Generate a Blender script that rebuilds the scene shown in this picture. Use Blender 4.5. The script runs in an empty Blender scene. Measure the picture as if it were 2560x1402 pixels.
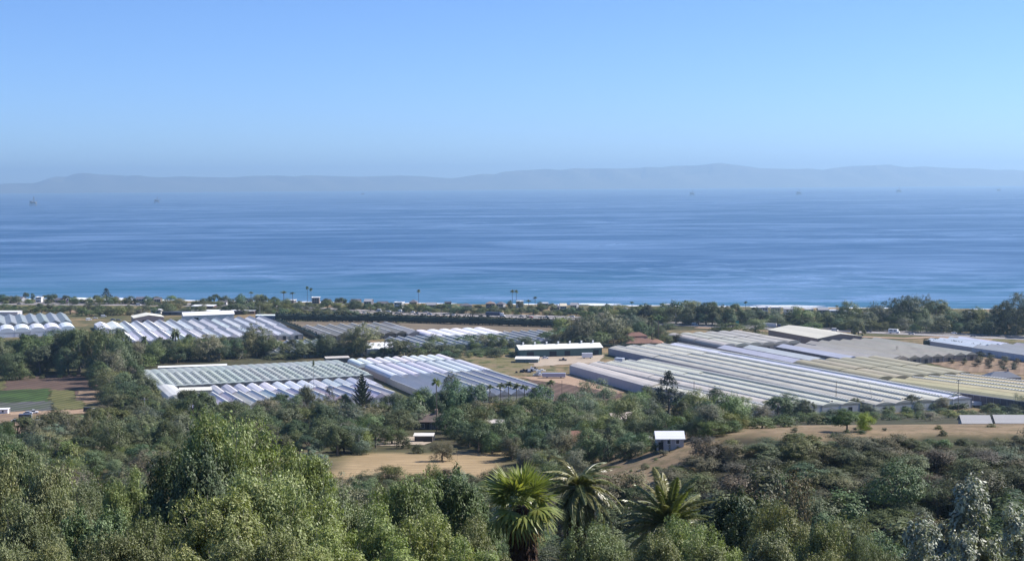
import bpy, math, random
import numpy as np
from mathutils import Vector, Matrix

# ------------------------------------------------------------------ basics
R = random.Random(11)
sc = bpy.context.scene
col = sc.collection
PI = math.pi
FOC = 3556.0                       # focal length in pixels of the 2560 px wide photograph
CAM = Vector((0, 0, 130.0))
PITCH = math.atan((701 - 462) / FOC)
ROLL = -0.0076
CM = Matrix.Rotation(PI / 2 - PITCH, 3, 'X') @ Matrix.Rotation(ROLL, 3, 'Z')
CMI = CM.transposed()


def ray(px, py):
    return CM @ Vector(((px - 1280) / FOC, -(py - 701) / FOC, -1))


def at(px, py, D):
    d = ray(px, py)
    return CAM + d * (D / d.y)


def proj(P):
    q = CMI @ (Vector(P) - CAM)
    return 1280 + FOC * q.x / -q.z, 701 - FOC * q.y / -q.z


# ------------------------------------------------------------------ lie of the land
def dense(tab, sig):
    xs = np.arange(-200, 2600, 1.0)
    z = np.interp(xs, [a for a, b in tab], [b for a, b in tab])
    k = np.exp(-0.5 * (np.arange(-3 * sig, 3 * sig + 1) / sig) ** 2)
    k /= k.sum()
    zp = np.pad(z, len(k) // 2, mode='edge')
    return np.convolve(zp, k, 'valid')


LEFT = dense([(-200, 132), (0, 128.4), (6, 127), (10, 126), (20, 122), (30, 118), (60, 107), (100, 95), (150, 84), (200, 74), (260, 64),
              (320, 58), (380, 53.5), (430, 50), (520, 42), (600, 30), (680, 17.5), (760, 14), (900, 12.5), (1100, 10.5), (1300, 8), (1400, 7), (2600, 6)], 7)
RIGHT = dense([(-200, 132), (0, 128.4), (6, 127), (10, 126), (20, 122), (30, 118), (60, 107), (100, 95), (150, 84), (200, 70), (235, 58), (255, 57.5),
               (265, 60), (280, 64), (300, 67.6), (320, 70.4), (332, 71.1), (350, 69.2), (370, 66.7), (420, 56), (460, 49), (520, 40), (600, 29),
               (680, 17.5), (760, 14), (900, 12.5), (1100, 10.5), (1300, 8), (1400, 7), (2600, 6)], 6)
_a = ray(0, 748); _b = ray(2560, 776)
_a = CAM + _a * (-130 / _a.z); _b = CAM + _b * (-130 / _b.z)
SK = (_b.y - _a.y) / (_b.x - _a.x)
S0 = _a.y - SK * _a.x


def shore(x):
    return S0 + SK * x


def T(x, y):
    u = x / max(y, 60.0)
    t = min(1, max(0, (u + .02) / .19))
    t = t * t * (3 - 2 * t)
    i = min(2798, max(0, y + 200)); j = int(i); f = i - j
    z = (LEFT[j] * (1 - f) + LEFT[j + 1] * f) * (1 - t) + (RIGHT[j] * (1 - f) + RIGHT[j + 1] * f) * t
    s = shore(x) - y
    if s < 70:
        z = min(z, 5.0 * s / 70 if s > 0 else max(-4, s * .06))
    return z


def hit(px, py, h=0.0):
    d = ray(px, py)
    y0 = y = 8.0 if h < 1 else 300.0
    while y < 2400:
        p = CAM + d * (y / d.y)
        if p.z < T(p.x, p.y) + h:
            a, b = y0, y
            for _ in range(24):
                m = (a + b) / 2
                p = CAM + d * (m / d.y)
                if p.z < T(p.x, p.y) + h: b = m
                else: a = m
            return CAM + d * (b / d.y)
        y0 = y
        y += 3.0
    return CAM + d * (2400 / d.y)


def ground(px, py):
    p = hit(px, py)
    return Vector((p.x, p.y, T(p.x, p.y)))


G1 = Vector((.350, -.9367, 0)).normalized()      # the field grid: along the greenhouse ridges, towards the camera
G2 = Vector((-G1.y, G1.x, 0))                    # across the bays, to the right


# ------------------------------------------------------------------ object helpers
def link(o):
    col.objects.link(o)
    return o


def tag(o, label=None, cat=None, group=None, kind=None):
    if label: o['label'] = label
    if cat: o['category'] = cat
    if group: o['group'] = group
    if kind: o['kind'] = kind
    return o


def empty(name, loc, rz=0.0):
    o = bpy.data.objects.new(name, None)
    o.location = loc
    o.rotation_euler = (0, 0, rz)
    o.empty_display_size = .5
    return link(o)


class MB:
    """collects faces and links them as one mesh object"""
    def __init__(s):
        s.v, s.f, s.m = [], [], []

    def face(s, pts, mi=0):
        i = len(s.v)
        s.v += [tuple(p) for p in pts]
        s.f.append(tuple(range(i, i + len(pts))))
        s.m.append(mi)

    def box(s, x0, x1, y0, y1, z0, z1, mi=0, tx=0.0, ty=0.0):
        b = [(x0, y0, z0), (x1, y0, z0), (x1, y1, z0), (x0, y1, z0),
             (x0 + tx, y0 + ty, z1), (x1 - tx, y0 + ty, z1), (x1 - tx, y1 - ty, z1), (x0 + tx, y1 - ty, z1)]
        i = len(s.v)
        s.v += b
        for q in ((0, 3, 2, 1), (4, 5, 6, 7), (0, 1, 5, 4), (1, 2, 6, 5), (2, 3, 7, 6), (3, 0, 4, 7)):
            s.f.append(tuple(i + k for k in q)); s.m.append(mi)

    def tube(s, pts, rads, n=6, mi=0, cap=True):
        pts = [Vector(p) for p in pts]
        i = len(s.v)
        for k, p in enumerate(pts):
            t = (pts[min(k + 1, len(pts) - 1)] - pts[max(k - 1, 0)])
            t = t.normalized() if t.length > 1e-9 else Vector((0, 0, 1))
            a = t.cross(Vector((0, 1, 0)) if abs(t.y) < .9 else Vector((1, 0, 0))).normalized()
            b = t.cross(a)
            for q in range(n):
                an = 2 * PI * q / n
                s.v.append(tuple(p + (a * math.cos(an) + b * math.sin(an)) * rads[k]))
        for k in range(len(pts) - 1):
            for q in range(n):
                q2 = (q + 1) % n
                s.f.append((i + k * n + q, i + k * n + q2, i + (k + 1) * n + q2, i + (k + 1) * n + q)); s.m.append(mi)
        if cap:
            s.f.append(tuple(i + (len(pts) - 1) * n + q for q in range(n))); s.m.append(mi)
            s.f.append(tuple(i + q for q in reversed(range(n)))); s.m.append(mi)

    def mesh(s, name, mats, smooth=False):
        me = bpy.data.meshes.new(name)
        me.from_pydata(s.v, [], s.f)
        for m in (mats if isinstance(mats, (list, tuple)) else [mats]): me.materials.append(m)
        me.polygons.foreach_set('material_index', s.m)
        if smooth: me.polygons.foreach_set('use_smooth', [True] * len(s.f))
        me.update()
        return me

    def build(s, name, mats, parent=None, smooth=False, color=None):
        o = link(bpy.data.objects.new(name, s.mesh(name, mats, smooth)))
        if parent is not None: o.parent = parent
        if color: o.color = (*color, 1)
        return o


def put(name, me, parent=None, color=None):
    o = link(bpy.data.objects.new(name, me))
    if parent is not None: o.parent = parent
    if color: o.color = (*color, 1)
    return o


# ------------------------------------------------------------------ materials
class NT:
    def __init__(s, name):
        s.mat = bpy.data.materials.new(name)
        s.mat.use_nodes = True
        s.t = s.mat.node_tree
        s.t.nodes.clear()
        s.out = s.t.nodes.new('ShaderNodeOutputMaterial')

    def n(s, typ, **kw):
        nd = s.t.nodes.new('ShaderNode' + typ)
        for k, v in kw.items():
            if k.startswith('i_'):
                nd.inputs[k[2:].replace('_', ' ')].default_value = v
            else:
                setattr(nd, k, v)
        return nd

    def l(s, a, b):
        s.t.links.new(a, b)

    def math(s, op, a, b=None, c=None):
        m = s.n('Math', operation=op)
        for i, q in enumerate((a, b, c)):
            if q is None: continue
            if isinstance(q, (int, float)): m.inputs[i].default_value = q
            else: s.l(q, m.inputs[i])
        return m.outputs[0]

    def mix(s, fac, a, b, mode='MIX'):
        m = s.n('Mix', data_type='RGBA', blend_type=mode)
        for sock, q in ((m.inputs[0], fac), (m.inputs[6], a), (m.inputs[7], b)):
            if isinstance(q, (int, float)): sock.default_value = q
            elif isinstance(q, (tuple, list)): sock.default_value = (*q, 1)
            else: s.l(q, sock)
        return m.outputs[2]

    def noise(s, vec, scale, detail=3, rough=.55, dist=0.0):
        nd = s.n('TexNoise')
        nd.inputs['Scale'].default_value = scale
        nd.inputs['Detail'].default_value = detail
        nd.inputs['Roughness'].default_value = rough
        nd.inputs['Distortion'].default_value = dist
        if vec is not None: s.l(vec, nd.inputs['Vector'])
        return nd.outputs['Fac']

    def ramp(s, fac, lo, hi):
        r = s.n('MapRange', interpolation_type='SMOOTHSTEP')
        s.l(fac, r.inputs[0])
        r.inputs[1].default_value = lo
        r.inputs[2].default_value = hi
        return r.outputs[0]

    def coord(s, kind='Object', scale=None, rot=0.0):
        c = s.n('TexCoord').outputs[kind] if kind != 'Position' else s.n('NewGeometry').outputs['Position']
        if scale or rot:
            m = s.n('Mapping')
            s.l(c, m.inputs[0])
            if scale: m.inputs['Scale'].default_value = scale
            m.inputs['Rotation'].default_value = (0, 0, rot)
            c = m.outputs[0]
        return c

    def bsdf(s, color, rough=.7, spec=.3, **kw):
        b = s.n('BsdfPrincipled')
        if isinstance(color, (tuple, list)): b.inputs['Base Color'].default_value = (*color, 1)
        else: s.l(color, b.inputs['Base Color'])
        if isinstance(rough, (int, float)): b.inputs['Roughness'].default_value = rough
        else: s.l(rough, b.inputs['Roughness'])
        b.inputs['Specular IOR Level'].default_value = spec
        for k, v in kw.items(): b.inputs[k].default_value = v
        return b

    def done(s, shader):
        s.l(shader.outputs[0], s.out.inputs['Surface'])
        return s.mat


def plain(name, c, rough=.7, spec=.3, var=.15, scale=.6, metal=0.0):
    t = NT(name)
    f = t.noise(t.coord('Object'), scale, 4)
    k = t.math('MULTIPLY_ADD', f, 2 * var, 1 - var)
    cc = t.n('Combine' + 'Color')
    for i in range(3): t.l(k, cc.inputs[i])
    c2 = t.mix(1.0, c, cc.outputs[0], 'MULTIPLY')
    b = t.bsdf(c2, rough, spec)
    b.inputs['Metallic'].default_value = metal
    return t.done(b)


def tinted(name, rough=.6, spec=.3, var=.12, scale=.8):
    """takes the object's own colour"""
    t = NT(name)
    oc = t.n('ObjectInfo').outputs['Color']
    f = t.noise(t.coord('Object'), scale, 4)
    k = t.math('MULTIPLY_ADD', f, 2 * var, 1 - var)
    cc = t.n('CombineColor')
    for i in range(3): t.l(k, cc.inputs[i])
    return t.done(t.bsdf(t.mix(1.0, oc, cc.outputs[0], 'MULTIPLY'), rough, spec))


def foliage(name, c, rough=.55, spec=.25, trans=.22, var=.55, warm=.25):
    t = NT(name)
    oc = t.n('ObjectInfo').outputs['Color']
    g = t.n('NewGeometry')
    rnd = g.outputs['Random Per Island']
    big = t.noise(g.outputs['Position'], .35, 3)
    k = t.math('MULTIPLY_ADD', rnd, var, 1 - var / 2)
    k = t.math('MULTIPLY', k, t.math('MULTIPLY_ADD', big, .9, .55))
    cc = t.n('CombineColor')
    for i in range(3): t.l(k, cc.inputs[i])
    base = t.mix(1.0, c, oc, 'MULTIPLY')
    base = t.mix(t.math('MULTIPLY', t.ramp(t.noise(g.outputs['Position'], .9, 2), .5, .75), warm), base, t.mix(1.0, base, (1.7, 1.15, .8), 'MULTIPLY'))
    base = t.mix(1.0, base, cc.outputs[0], 'MULTIPLY')
    b = t.bsdf(base, rough, spec)
    tr = t.n('BsdfTranslucent')
    t.l(t.mix(1.0, base, (1.25, 1.35, .7), 'MULTIPLY'), tr.inputs['Color'])
    m = t.n('MixShader')
    m.inputs[0].default_value = trans
    t.l(b.outputs[0], m.inputs[1]); t.l(tr.outputs[0], m.inputs[2])
    return t.done(m)


def roof_mat(name, pitch=4.0, line=.12, rough=.45, spec=.4, var=.16, dirt=.25, lw=.12):
    """sheet roof of a greenhouse: object colour, rafter lines across the bay, weather streaks"""
    t = NT(name)
    oc = t.n('ObjectInfo').outputs['Color']
    co = t.coord('Object')
    sep = t.n('SeparateXYZ'); t.l(co, sep.inputs[0])
    ph = t.math('FRACT', t.math('MULTIPLY', sep.outputs[1], 1 / pitch))
    ln = t.math('MULTIPLY', t.math('LESS_THAN', ph, lw), line)
    f = t.noise(t.coord('Object', (.35, .05, .35)), 1.0, 4)
    pan = t.n('TexWhiteNoise', noise_dimensions='1D')
    t.l(t.math('FLOOR', t.math('MULTIPLY', sep.outputs[1], .5 / pitch)), pan.inputs['W'])
    k = t.math('MULTIPLY_ADD', f, 2 * var, 1 - var)
    k = t.math('MULTIPLY', k, t.math('MULTIPLY_ADD', pan.outputs['Value'], .12, .94))
    k = t.math('ADD', k, ln)
    cc = t.n('CombineColor')
    for i in range(3): t.l(k, cc.inputs[i])
    c = t.mix(1.0, oc, cc.outputs[0], 'MULTIPLY')
    d = t.ramp(t.noise(t.coord('Object', (.5, .12, .5)), .5, 5, .65), .5, .8)
    c = t.mix(t.math('MULTIPLY', d, dirt), c, t.mix(1.0, c, (.62, .58, .5), 'MULTIPLY'))
    return t.done(t.bsdf(c, rough, spec))

EXPOSURE = 0.74
HAZE = 5.2e-5
# ------------------------------------------------------------------ sky, sun, air, camera
SUN_AZ = math.radians(74)      # to the right of the view direction
SUN_EL = math.radians(43)
sdir = Vector((math.sin(SUN_AZ) * math.cos(SUN_EL), math.cos(SUN_AZ) * math.cos(SUN_EL), math.sin(SUN_EL)))
w = bpy.data.worlds.new('World'); sc.world = w; w.use_nodes = True
nt = w.node_tree; nt.nodes.clear()
sky = nt.nodes.new('ShaderNodeTexSky'); sky.sky_type = 'NISHITA'; sky.sun_disc = False
sky.sun_elevation = SUN_EL; sky.sun_rotation = SUN_AZ
sky.altitude = 130; sky.air_density = 0.75; sky.dust_density = 0.0; sky.ozone_density = 6
bg = nt.nodes.new('ShaderNodeBackground'); bg.inputs[1].default_value = .079
wo = nt.nodes.new('ShaderNodeOutputWorld')
mx = nt.nodes.new("ShaderNodeMix"); mx.data_type = "RGBA"; mx.blend_type = "MULTIPLY"; mx.inputs[0].default_value = 1.0; mx.inputs[7].default_value = (.88, 1.02, 1.28, 1)   # cool white balance of the photograph
nt.links.new(sky.outputs[0], mx.inputs[6]); nt.links.new(mx.outputs[2], bg.inputs[0]); nt.links.new(bg.outputs[0], wo.inputs[0])

ld = bpy.data.lights.new('sun', 'SUN'); ld.energy = 4.9; ld.angle = math.radians(.53); ld.color = (1, .945, .90)
lo = link(bpy.data.objects.new('sun', ld)); lo.location = (300, 100, 900)
lo.rotation_euler = (-sdir).to_track_quat('-Z', 'Y').to_euler()

cd = bpy.data.cameras.new('camera'); cd.sensor_width = 36; cd.lens = 36 * FOC / 2560; cd.clip_end = 120000; cd.clip_start = .5
co = link(bpy.data.objects.new('camera', cd)); co.location = CAM; co.rotation_euler = CM.to_euler(); sc.camera = co
sc.view_settings.view_transform = 'Standard'; sc.view_settings.look = 'None'; sc.view_settings.gamma = 1
sc.view_settings.exposure = EXPOSURE if 'EXPOSURE' in globals() else 0.0
cy = sc.cycles
cy.max_bounces = 5; cy.diffuse_bounces = 2; cy.glossy_bounces = 2; cy.transmission_bounces = 3; cy.volume_bounces = 0; cy.transparent_max_bounces = 4
cy.use_denoising = True
cy.caustics_reflective = False; cy.caustics_refractive = False

t = NT('haze_air')
pv = t.n('VolumePrincipled')
pv.inputs['Color'].default_value = (.50, .76, 1.0, 1)
pv.inputs['Density'].default_value = HAZE if 'HAZE' in globals() else 3.6e-5
pv.inputs['Anisotropy'].default_value = .35
t.l(pv.outputs[0], t.out.inputs['Volume'])
m = MB(); m.box(-24500, 24500, -420, 47500, -7, 760)
tag(m.build('haze', t.mat), kind='stuff')

# ------------------------------------------------------------------ sea
t = NT('sea_water')
p = t.coord('Position')
sl = t.noise(t.coord('Position', (.0011, .0026, 1)), 1.0, 5, .6, 1.2)     # wind slicks
sl2 = t.noise(t.coord('Position', (.004, .013, 1)), 1.0, 4, .6, .8)
patch = t.ramp(sl, .44, .66)
patch2 = t.ramp(sl2, .42, .7)
pt = t.math('MULTIPLY_ADD', patch, .65, t.math('MULTIPLY', patch2, .35))
sep = t.n('SeparateXYZ'); t.l(p, sep.inputs[0])
off = t.math('ADD', sep.outputs[1], t.math('MULTIPLY_ADD', sep.outputs[0], -SK, -S0))
shal = t.math('SUBTRACT', 1.0, t.ramp(off, 0, 900))
n3 = t.noise(t.coord('Position', (.0007, .0020, 1), .10), 1.0, 5, .55, 2.6)
streak = t.math('SUBTRACT', 1.0, t.ramp(t.math('ABSOLUTE', t.math('SUBTRACT', n3, .5)), .0, .035))
n4 = t.noise(t.coord('Position', (.0015, .0042, 1), -.08), 1.0, 5, .58, 2.8)
streak2 = t.math('SUBTRACT', 1.0, t.ramp(t.math('ABSOLUTE', t.math('SUBTRACT', n4, .52)), .0, .03))
gate = t.ramp(t.noise(t.coord('Position', (.0004, .0008, 1)), 1.0, 3), .42, .6)
streak = t.math('MULTIPLY', t.math('MAXIMUM', streak, t.math('MULTIPLY', streak2, .7)), gate)
slick = t.math('MINIMUM', t.math('ADD', t.math('MULTIPLY', pt, .75), t.math('MULTIPLY', streak, .6)), 1.0)
base = t.mix(shal, (.020, .076, .166), (.020, .104, .168))
base = t.mix(slick, base, (.125, .205, .335))
rough = t.math('MULTIPLY_ADD', slick, -.16, .42)
b = t.bsdf(base, rough, .38)
b.inputs['IOR'].default_value = 1.33
wav = t.noise(t.coord('Position', (.06, .22, 1), .12), 1.0, 4, .6)
swl = t.noise(t.coord('Position', (.006, .035, 1), -.1), 1.0, 3, .5, .4)
h = t.math('MULTIPLY_ADD', swl, 6.0, t.math('MULTIPLY', wav, 1.3))
bp = t.n('Bump'); t.l(t.math('MULTIPLY_ADD', slick, -.55, .9), bp.inputs['Strength']); bp.inputs['Distance'].default_value = 1.0
t.l(h, bp.inputs['Height']); t.l(bp.outputs[0], b.inputs['Normal'])
SEA = t.done(b)
m = MB()
ys = [1180, 1500, 1800, 2400, 3200, 4500, 6500, 9000, 13000, 20000, 30000, 42000]
xs = [-24000, -12000, -5000, -2000, -1000, -400, 0, 400, 1000, 2000, 5000, 12000, 24000]
for y0, y1 in zip(ys, ys[1:]):
    for x0, x1 in zip(xs, xs[1:]):
        m.face([(x0, y0, 0), (x1, y0, 0), (x1, y1, 0), (x0, y1, 0)])
tag(m.build('sea', SEA), kind='structure')

# ------------------------------------------------------------------ the island on the horizon
SIL = [(-500, 470), (-250, 463), (0, 461), (20, 458), (85, 458), (100, 454), (140, 441), (165, 443), (175, 437), (200, 433), (215, 432), (240, 436),
       (290, 438), (320, 440), (345, 437.5), (360, 441), (400, 444), (450, 441), (520, 443), (580, 444), (620, 440), (700, 439), (740, 442), (760, 438),
       (820, 440), (900, 442), (1000, 439), (1060, 441), (1120, 446), (1150, 444), (1170, 440), (1215, 434), (1235, 437), (1255, 430), (1300, 426),
       (1340, 424), (1370, 422), (1400, 426), (1440, 420), (1460, 422), (1520, 421), (1550, 422), (1600, 420), (1615, 417), (1650, 419), (1680, 415),
       (1740, 414), (1770, 411), (1785, 408), (1810, 408), (1830, 412), (1870, 416), (1900, 421), (2000, 423), (2020, 421), (2055, 425), (2100, 418),
       (2140, 415), (2200, 413), (2222, 411), (2240, 415), (2270, 419), (2300, 416), (2340, 418), (2390, 421), (2440, 421), (2490, 425), (2530, 424),
       (2560, 427), (2800, 432), (3100, 446)]
Y0 = 39500.0
xs_, zs_ = [], []
for a, b_ in SIL:
    q = at(a, b_, Y0); xs_.append(q.x); zs_.append(q.z)
nx, ny = 260, 15
gx = np.linspace(xs_[0], xs_[-1], nx)
prof = np.interp(gx, xs_, zs_)
rg = np.random.default_rng(3)
v, f = [], []
sp = rg.random((ny, nx))
for j in range(ny):
    tt = j / (ny - 1) * 2 - 1
    for i in range(nx):
        s = max(0, 1 - abs(tt)) ** .8
        can = .5 + .5 * math.sin(i * .55 + 2.2 * math.sin(i * .13) + j * .4)
        z = prof[i] * s * (1 if j == ny // 2 else (.62 + .38 * can + .12 * sp[j, i]))
        v.append((gx[i], Y0 + tt * 1900, z if s > 0 else -3))
for j in range(ny - 1):
    for i in range(nx - 1):
        a = j * nx + i
        f.append((a, a + 1, a + nx + 1, a + nx))
me = bpy.data.meshes.new('island'); me.from_pydata(v, [], f)
me.materials.append(plain('island_scrub', (.12, .105, .065), .9, .1, .75, .0016))
me.update()
tag(put('island', me), kind='structure')

# ------------------------------------------------------------------ terrain
t = NT('terrain_ground')
p = t.coord('Position')
a = t.noise(p, .018, 5, .6)
b_ = t.noise(p, .11, 4, .6)
c_ = t.noise(p, .9, 4, .6)
cc = t.mix(t.ramp(a, .42, .60), (.105, .10, .048), (.26, .185, .105))
cc = t.mix(t.math('MULTIPLY', t.ramp(b_, .47, .65), .75), cc, (.055, .070, .028))
cc = t.mix(t.math('MULTIPLY', t.ramp(c_, .4, .75), .5), cc, t.mix(1.0, cc, (.55, .55, .5), 'MULTIPLY'))
at_ = t.n('Attribute'); at_.attribute_name = 'cover'
sepc = t.n('SeparateColor'); t.l(at_.outputs['Color'], sepc.inputs[0])
dry = t.mix(t.ramp(t.noise(p, .07, 5, .62), .38, .66), (.255, .19, .118), (.18, .132, .082))
dry = t.mix(t.math('MULTIPLY', t.ramp(t.noise(p, .22, 6, .7), .48, .62), .65), dry, (.12, .105, .055))
dry = t.mix(t.math('MULTIPLY', t.ramp(t.noise(p, 1.3, 3, .6), .45, .7), .5), dry, t.mix(1.0, dry, (.55, .55, .5), 'MULTIPLY'))
cc = t.mix(sepc.outputs[0], cc, dry)
brush = t.mix(t.ramp(t.noise(p, .15, 4, .6), .4, .6), (.040, .038, .024), (.062, .062, .034))
cc = t.mix(sepc.outputs[1], cc, brush)
mw = t.n('Mapping'); t.l(t.coord('Position'), mw.inputs[0]); mw.inputs['Rotation'].default_value = (0, 0, .12)
sx = t.n('SeparateXYZ'); t.l(mw.outputs[0], sx.inputs[0])
wob = t.math('MULTIPLY_ADD', t.noise(p, .03, 2), 14.0, sx.outputs[1])
fr = t.ramp(t.math('ABSOLUTE', t.math('SUBTRACT', t.math('FRACT', t.math('MULTIPLY', wob, 1 / 4.2)), .5)), .28, .46)
mown = t.mix(t.ramp(t.noise(p, .06, 5, .6), .35, .68), (.36, .265, .15), (.285, .21, .115))
mown = t.mix(t.math('MULTIPLY', fr, .38), mown, (.17, .125, .07))
mown = t.mix(t.math('MULTIPLY', t.ramp(t.noise(p, .35, 5, .65), .55, .75), .6), mown, (.19, .15, .085))
cc = t.mix(sepc.outputs[2], cc, mown)
gb = t.bsdf(cc, .95, .1)
GROUND = t.done(gb)
rows = list(np.arange(-300, 0, 20)) + list(np.arange(0, 560, 4.0)) + list(np.arange(560, 1500, 9.0)) + list(np.arange(1500, 1960, 14.0))
NC = 190
vv, ff = [], []
for y in rows:
    wd = max(y, 0) + 190
    for i in range(NC + 1):
        x = (i / NC * 2 - 1) * .56 * wd
        vv.append((x, y, T(x, y)))
for j in range(len(rows) - 1):
    for i in range(NC):
        q = j * (NC + 1) + i
        ff.append((q, q + 1, q + NC + 2, q + NC + 1))
me = bpy.data.meshes.new('terrain'); me.from_pydata(vv, [], ff); me.materials.append(GROUND)
me.polygons.foreach_set('use_smooth', [True] * len(ff)); me.update()


def sstep(a, b, x):
    q = min(1, max(0, (x - a) / (b - a)))
    return q * q * (3 - 2 * q)


from mathutils import noise as MN
cov = []
for x, y, z in vv:
    nz = MN.noise((x * .06, y * .06, 3)) * 9 + MN.noise((x * .25, y * .25, 8)) * 4
    u = x / max(y, 60)
    d = sstep(.045, .075, u) * sstep(470, 400, y + nz)
    edge = 296 + 30 * sstep(.105, .15, u)             # brush begins below this line
    d *= sstep(edge - 6, edge + 9, y + nz * 1.1)
    b = sstep(250, 130, y) if y < 400 else 0
    b = max(b, sstep(.03, .08, u) * sstep(edge + 12, edge - 6, y + nz * 1.1)) * (1 - d)
    b = max(b, .85 * sstep(400, 440, y + nz) * sstep(720, 660, y + nz) * sstep(-.40, -.30, u + nz * .004) * (1 - d))
    b = max(b, .8 * sstep(405, 385, y + nz) * sstep(.07, .03, u))
    b = max(b, .8 * sstep(-.17, -.21, u + nz * .002) * sstep(860, 880, y + nz) * sstep(1120, 1080, y + nz))
    b = max(b, .7 * sstep(-.01, -.06, u) * sstep(915, 935, y + nz) * sstep(1060, 1030, y + nz))
    b = max(b, .8 * sstep(.02, .05, u) * sstep(1150, 1180, y + nz) * sstep(1330, 1290, y + nz + 180 * u))
    fx = -6 + (x + 17) * .0
    mm_ = sstep(-52, -44, x + nz * .5) * sstep(0, -7, x + nz * .45) * sstep(362, 374, y + nz * .6 - .12 * x) * sstep(426, 416, y + nz * .5 - .1 * x)
    b *= 1 - mm_
    cov += [d, b, mm_, 1]
ca = me.color_attributes.new('cover', 'FLOAT_COLOR', 'POINT')
ca.data.foreach_set('color', cov)
tag(put('terrain', me), kind='structure')


JIT = random.Random(99)


def drape(name, quad, mat, off=.18, n=(14, 14), px=True, kind='structure', parent=None):
    """a sheet lying on the terrain; quad = four corners (pixels of ground points, or world x,y), bilinear"""
    c = [ground(*q) if px else Vector((q[0], q[1], 0)) for q in quad]
    v, f = [], []
    for j in range(n[1] + 1):
        tj = j / n[1]
        for i in range(n[0] + 1):
            ti = i / n[0]
            q = (c[0] * (1 - ti) + c[1] * ti) * (1 - tj) + (c[3] * (1 - ti) + c[2] * ti) * tj
            if i in (0, n[0]) or j in (0, n[1]): q += Vector((JIT.uniform(-1.6, 1.6), JIT.uniform(-2.5, 2.5), 0))
            v.append((q.x, q.y, T(q.x, q.y) + off))
    for j in range(n[1]):
        for i in range(n[0]):
            a = j * (n[0] + 1) + i
            f.append((a, a + 1, a + n[0] + 2, a + n[0] + 1))
    me = bpy.data.meshes.new(name); me.from_pydata(v, [], f); me.materials.append(mat); me.update()
    return tag(put(name, me), kind=kind)


def ribbon(name, pts, half, mat, off=.2, kind='structure', side=0.0, wob=0.0):
    """a strip of ground along world points; side shifts it to the right of its direction"""
    P = []
    for a, b in zip(pts, pts[1:]):
        k = max(1, int((b - a).length / 12))
        P += [a.lerp(b, i / k) for i in range(k)]
    P.append(pts[-1])
    rr = random.Random(5)
    v, f = [], []
    for i, q in enumerate(P):
        d = (P[min(i + 1, len(P) - 1)] - P[max(i - 1, 0)]); d.z = 0; d.normalize()
        nrm = Vector((d.y, -d.x, 0))
        hw = half * (1 + wob * (rr.random() - .5) * 2)
        for s in (-1, -.33, .33, 1):
            r = q + nrm * (side + s * hw)
            v.append((r.x, r.y, max(T(r.x, r.y), 0) + off))
    for i in range(len(P) - 1):
        for s in range(3):
            a = i * 4 + s
            f.append((a, a + 1, a + 5, a + 4))
    me = bpy.data.meshes.new(name); me.from_pydata(v, [], f); me.materials.append(mat); me.update()
    return tag(put(name, me), kind=kind)


def soil(name, c1, c2, rowp=0.0, rot=0.0, dark=.7, fine=1.2, green=None):
    t = NT(name)
    p = t.coord('Position')
    c = t.mix(t.ramp(t.noise(p, .05, 5, .6), .35, .65), c1, c2)
    if green:
        c = t.mix(t.ramp(t.noise(p, .09, 5, .65), .48, .62), c, green)
    if rowp:
        m = t.coord('Position', None, rot)
        s = t.n('SeparateXYZ'); t.l(m, s.inputs[0])
        fr = t.math('FRACT', t.math('MULTIPLY', s.outputs[0], 1 / rowp))
        fr = t.ramp(fr, .25, .5)
        c = t.mix(t.math('MULTIPLY', fr, .9), c, t.mix(1.0, c, (dark, dark, dark), 'MULTIPLY'))
    c = t.mix(t.math('MULTIPLY', t.ramp(t.noise(p, fine, 4, .6), .45, .7), .45), c, t.mix(1.0, c, (.68, .68, .66), 'MULTIPLY'))
    return t.done(t.bsdf(c, .95, .1))


GA = math.atan2(G1.x, -G1.y)
DRY = soil('dry_mown_grass', (.33, .225, .115), (.27, .17, .085), 9, PI / 2, .62)
DRY2 = soil('dry_slope_grass', (.24, .165, .105), (.19, .125, .08), 0, 0, .7, .5)
SOILM = soil('ploughed_soil', (.145, .100, .077), (.115, .080, .064), 6.5, GA, .72)
SOILT = soil('tan_soil', (.27, .195, .13), (.22, .155, .105), 6, GA, .8)
CROP = soil('green_crop', (.075, .125, .04), (.05, .075, .03), 6, GA, .5)
CROPO = soil('olive_crop', (.16, .155, .065), (.12, .125, .05), 6, GA, .6)
CROPG = soil('grey_crop', (.13, .13, .13), (.10, .12, .075), 7, GA, .5)
YARD = soil('yard_gravel', (.40, .33, .25), (.35, .285, .215), 0, 0, .8, .3)
SCRUB = soil('scrub_meadow', (.15, .14, .06), (.22, .165, .10), 0, 0, .8, .6, (.07, .085, .03))
TANF = soil('fallow_field', (.185, .15, .105), (.15, .12, .085), 0, 0, .8, .5)
SAND = soil('beach_sand', (.36, .30, .23), (.30, .25, .19), 0, 0, .9, .2)
ASPH = soil('road_concrete', (.30, .275, .265), (.26, .245, .24), 0, 0, .9, .3)
DIRT = soil('dirt_track', (.36, .26, .18), (.32, .22, .15), 0, 0, .9, .3)

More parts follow.
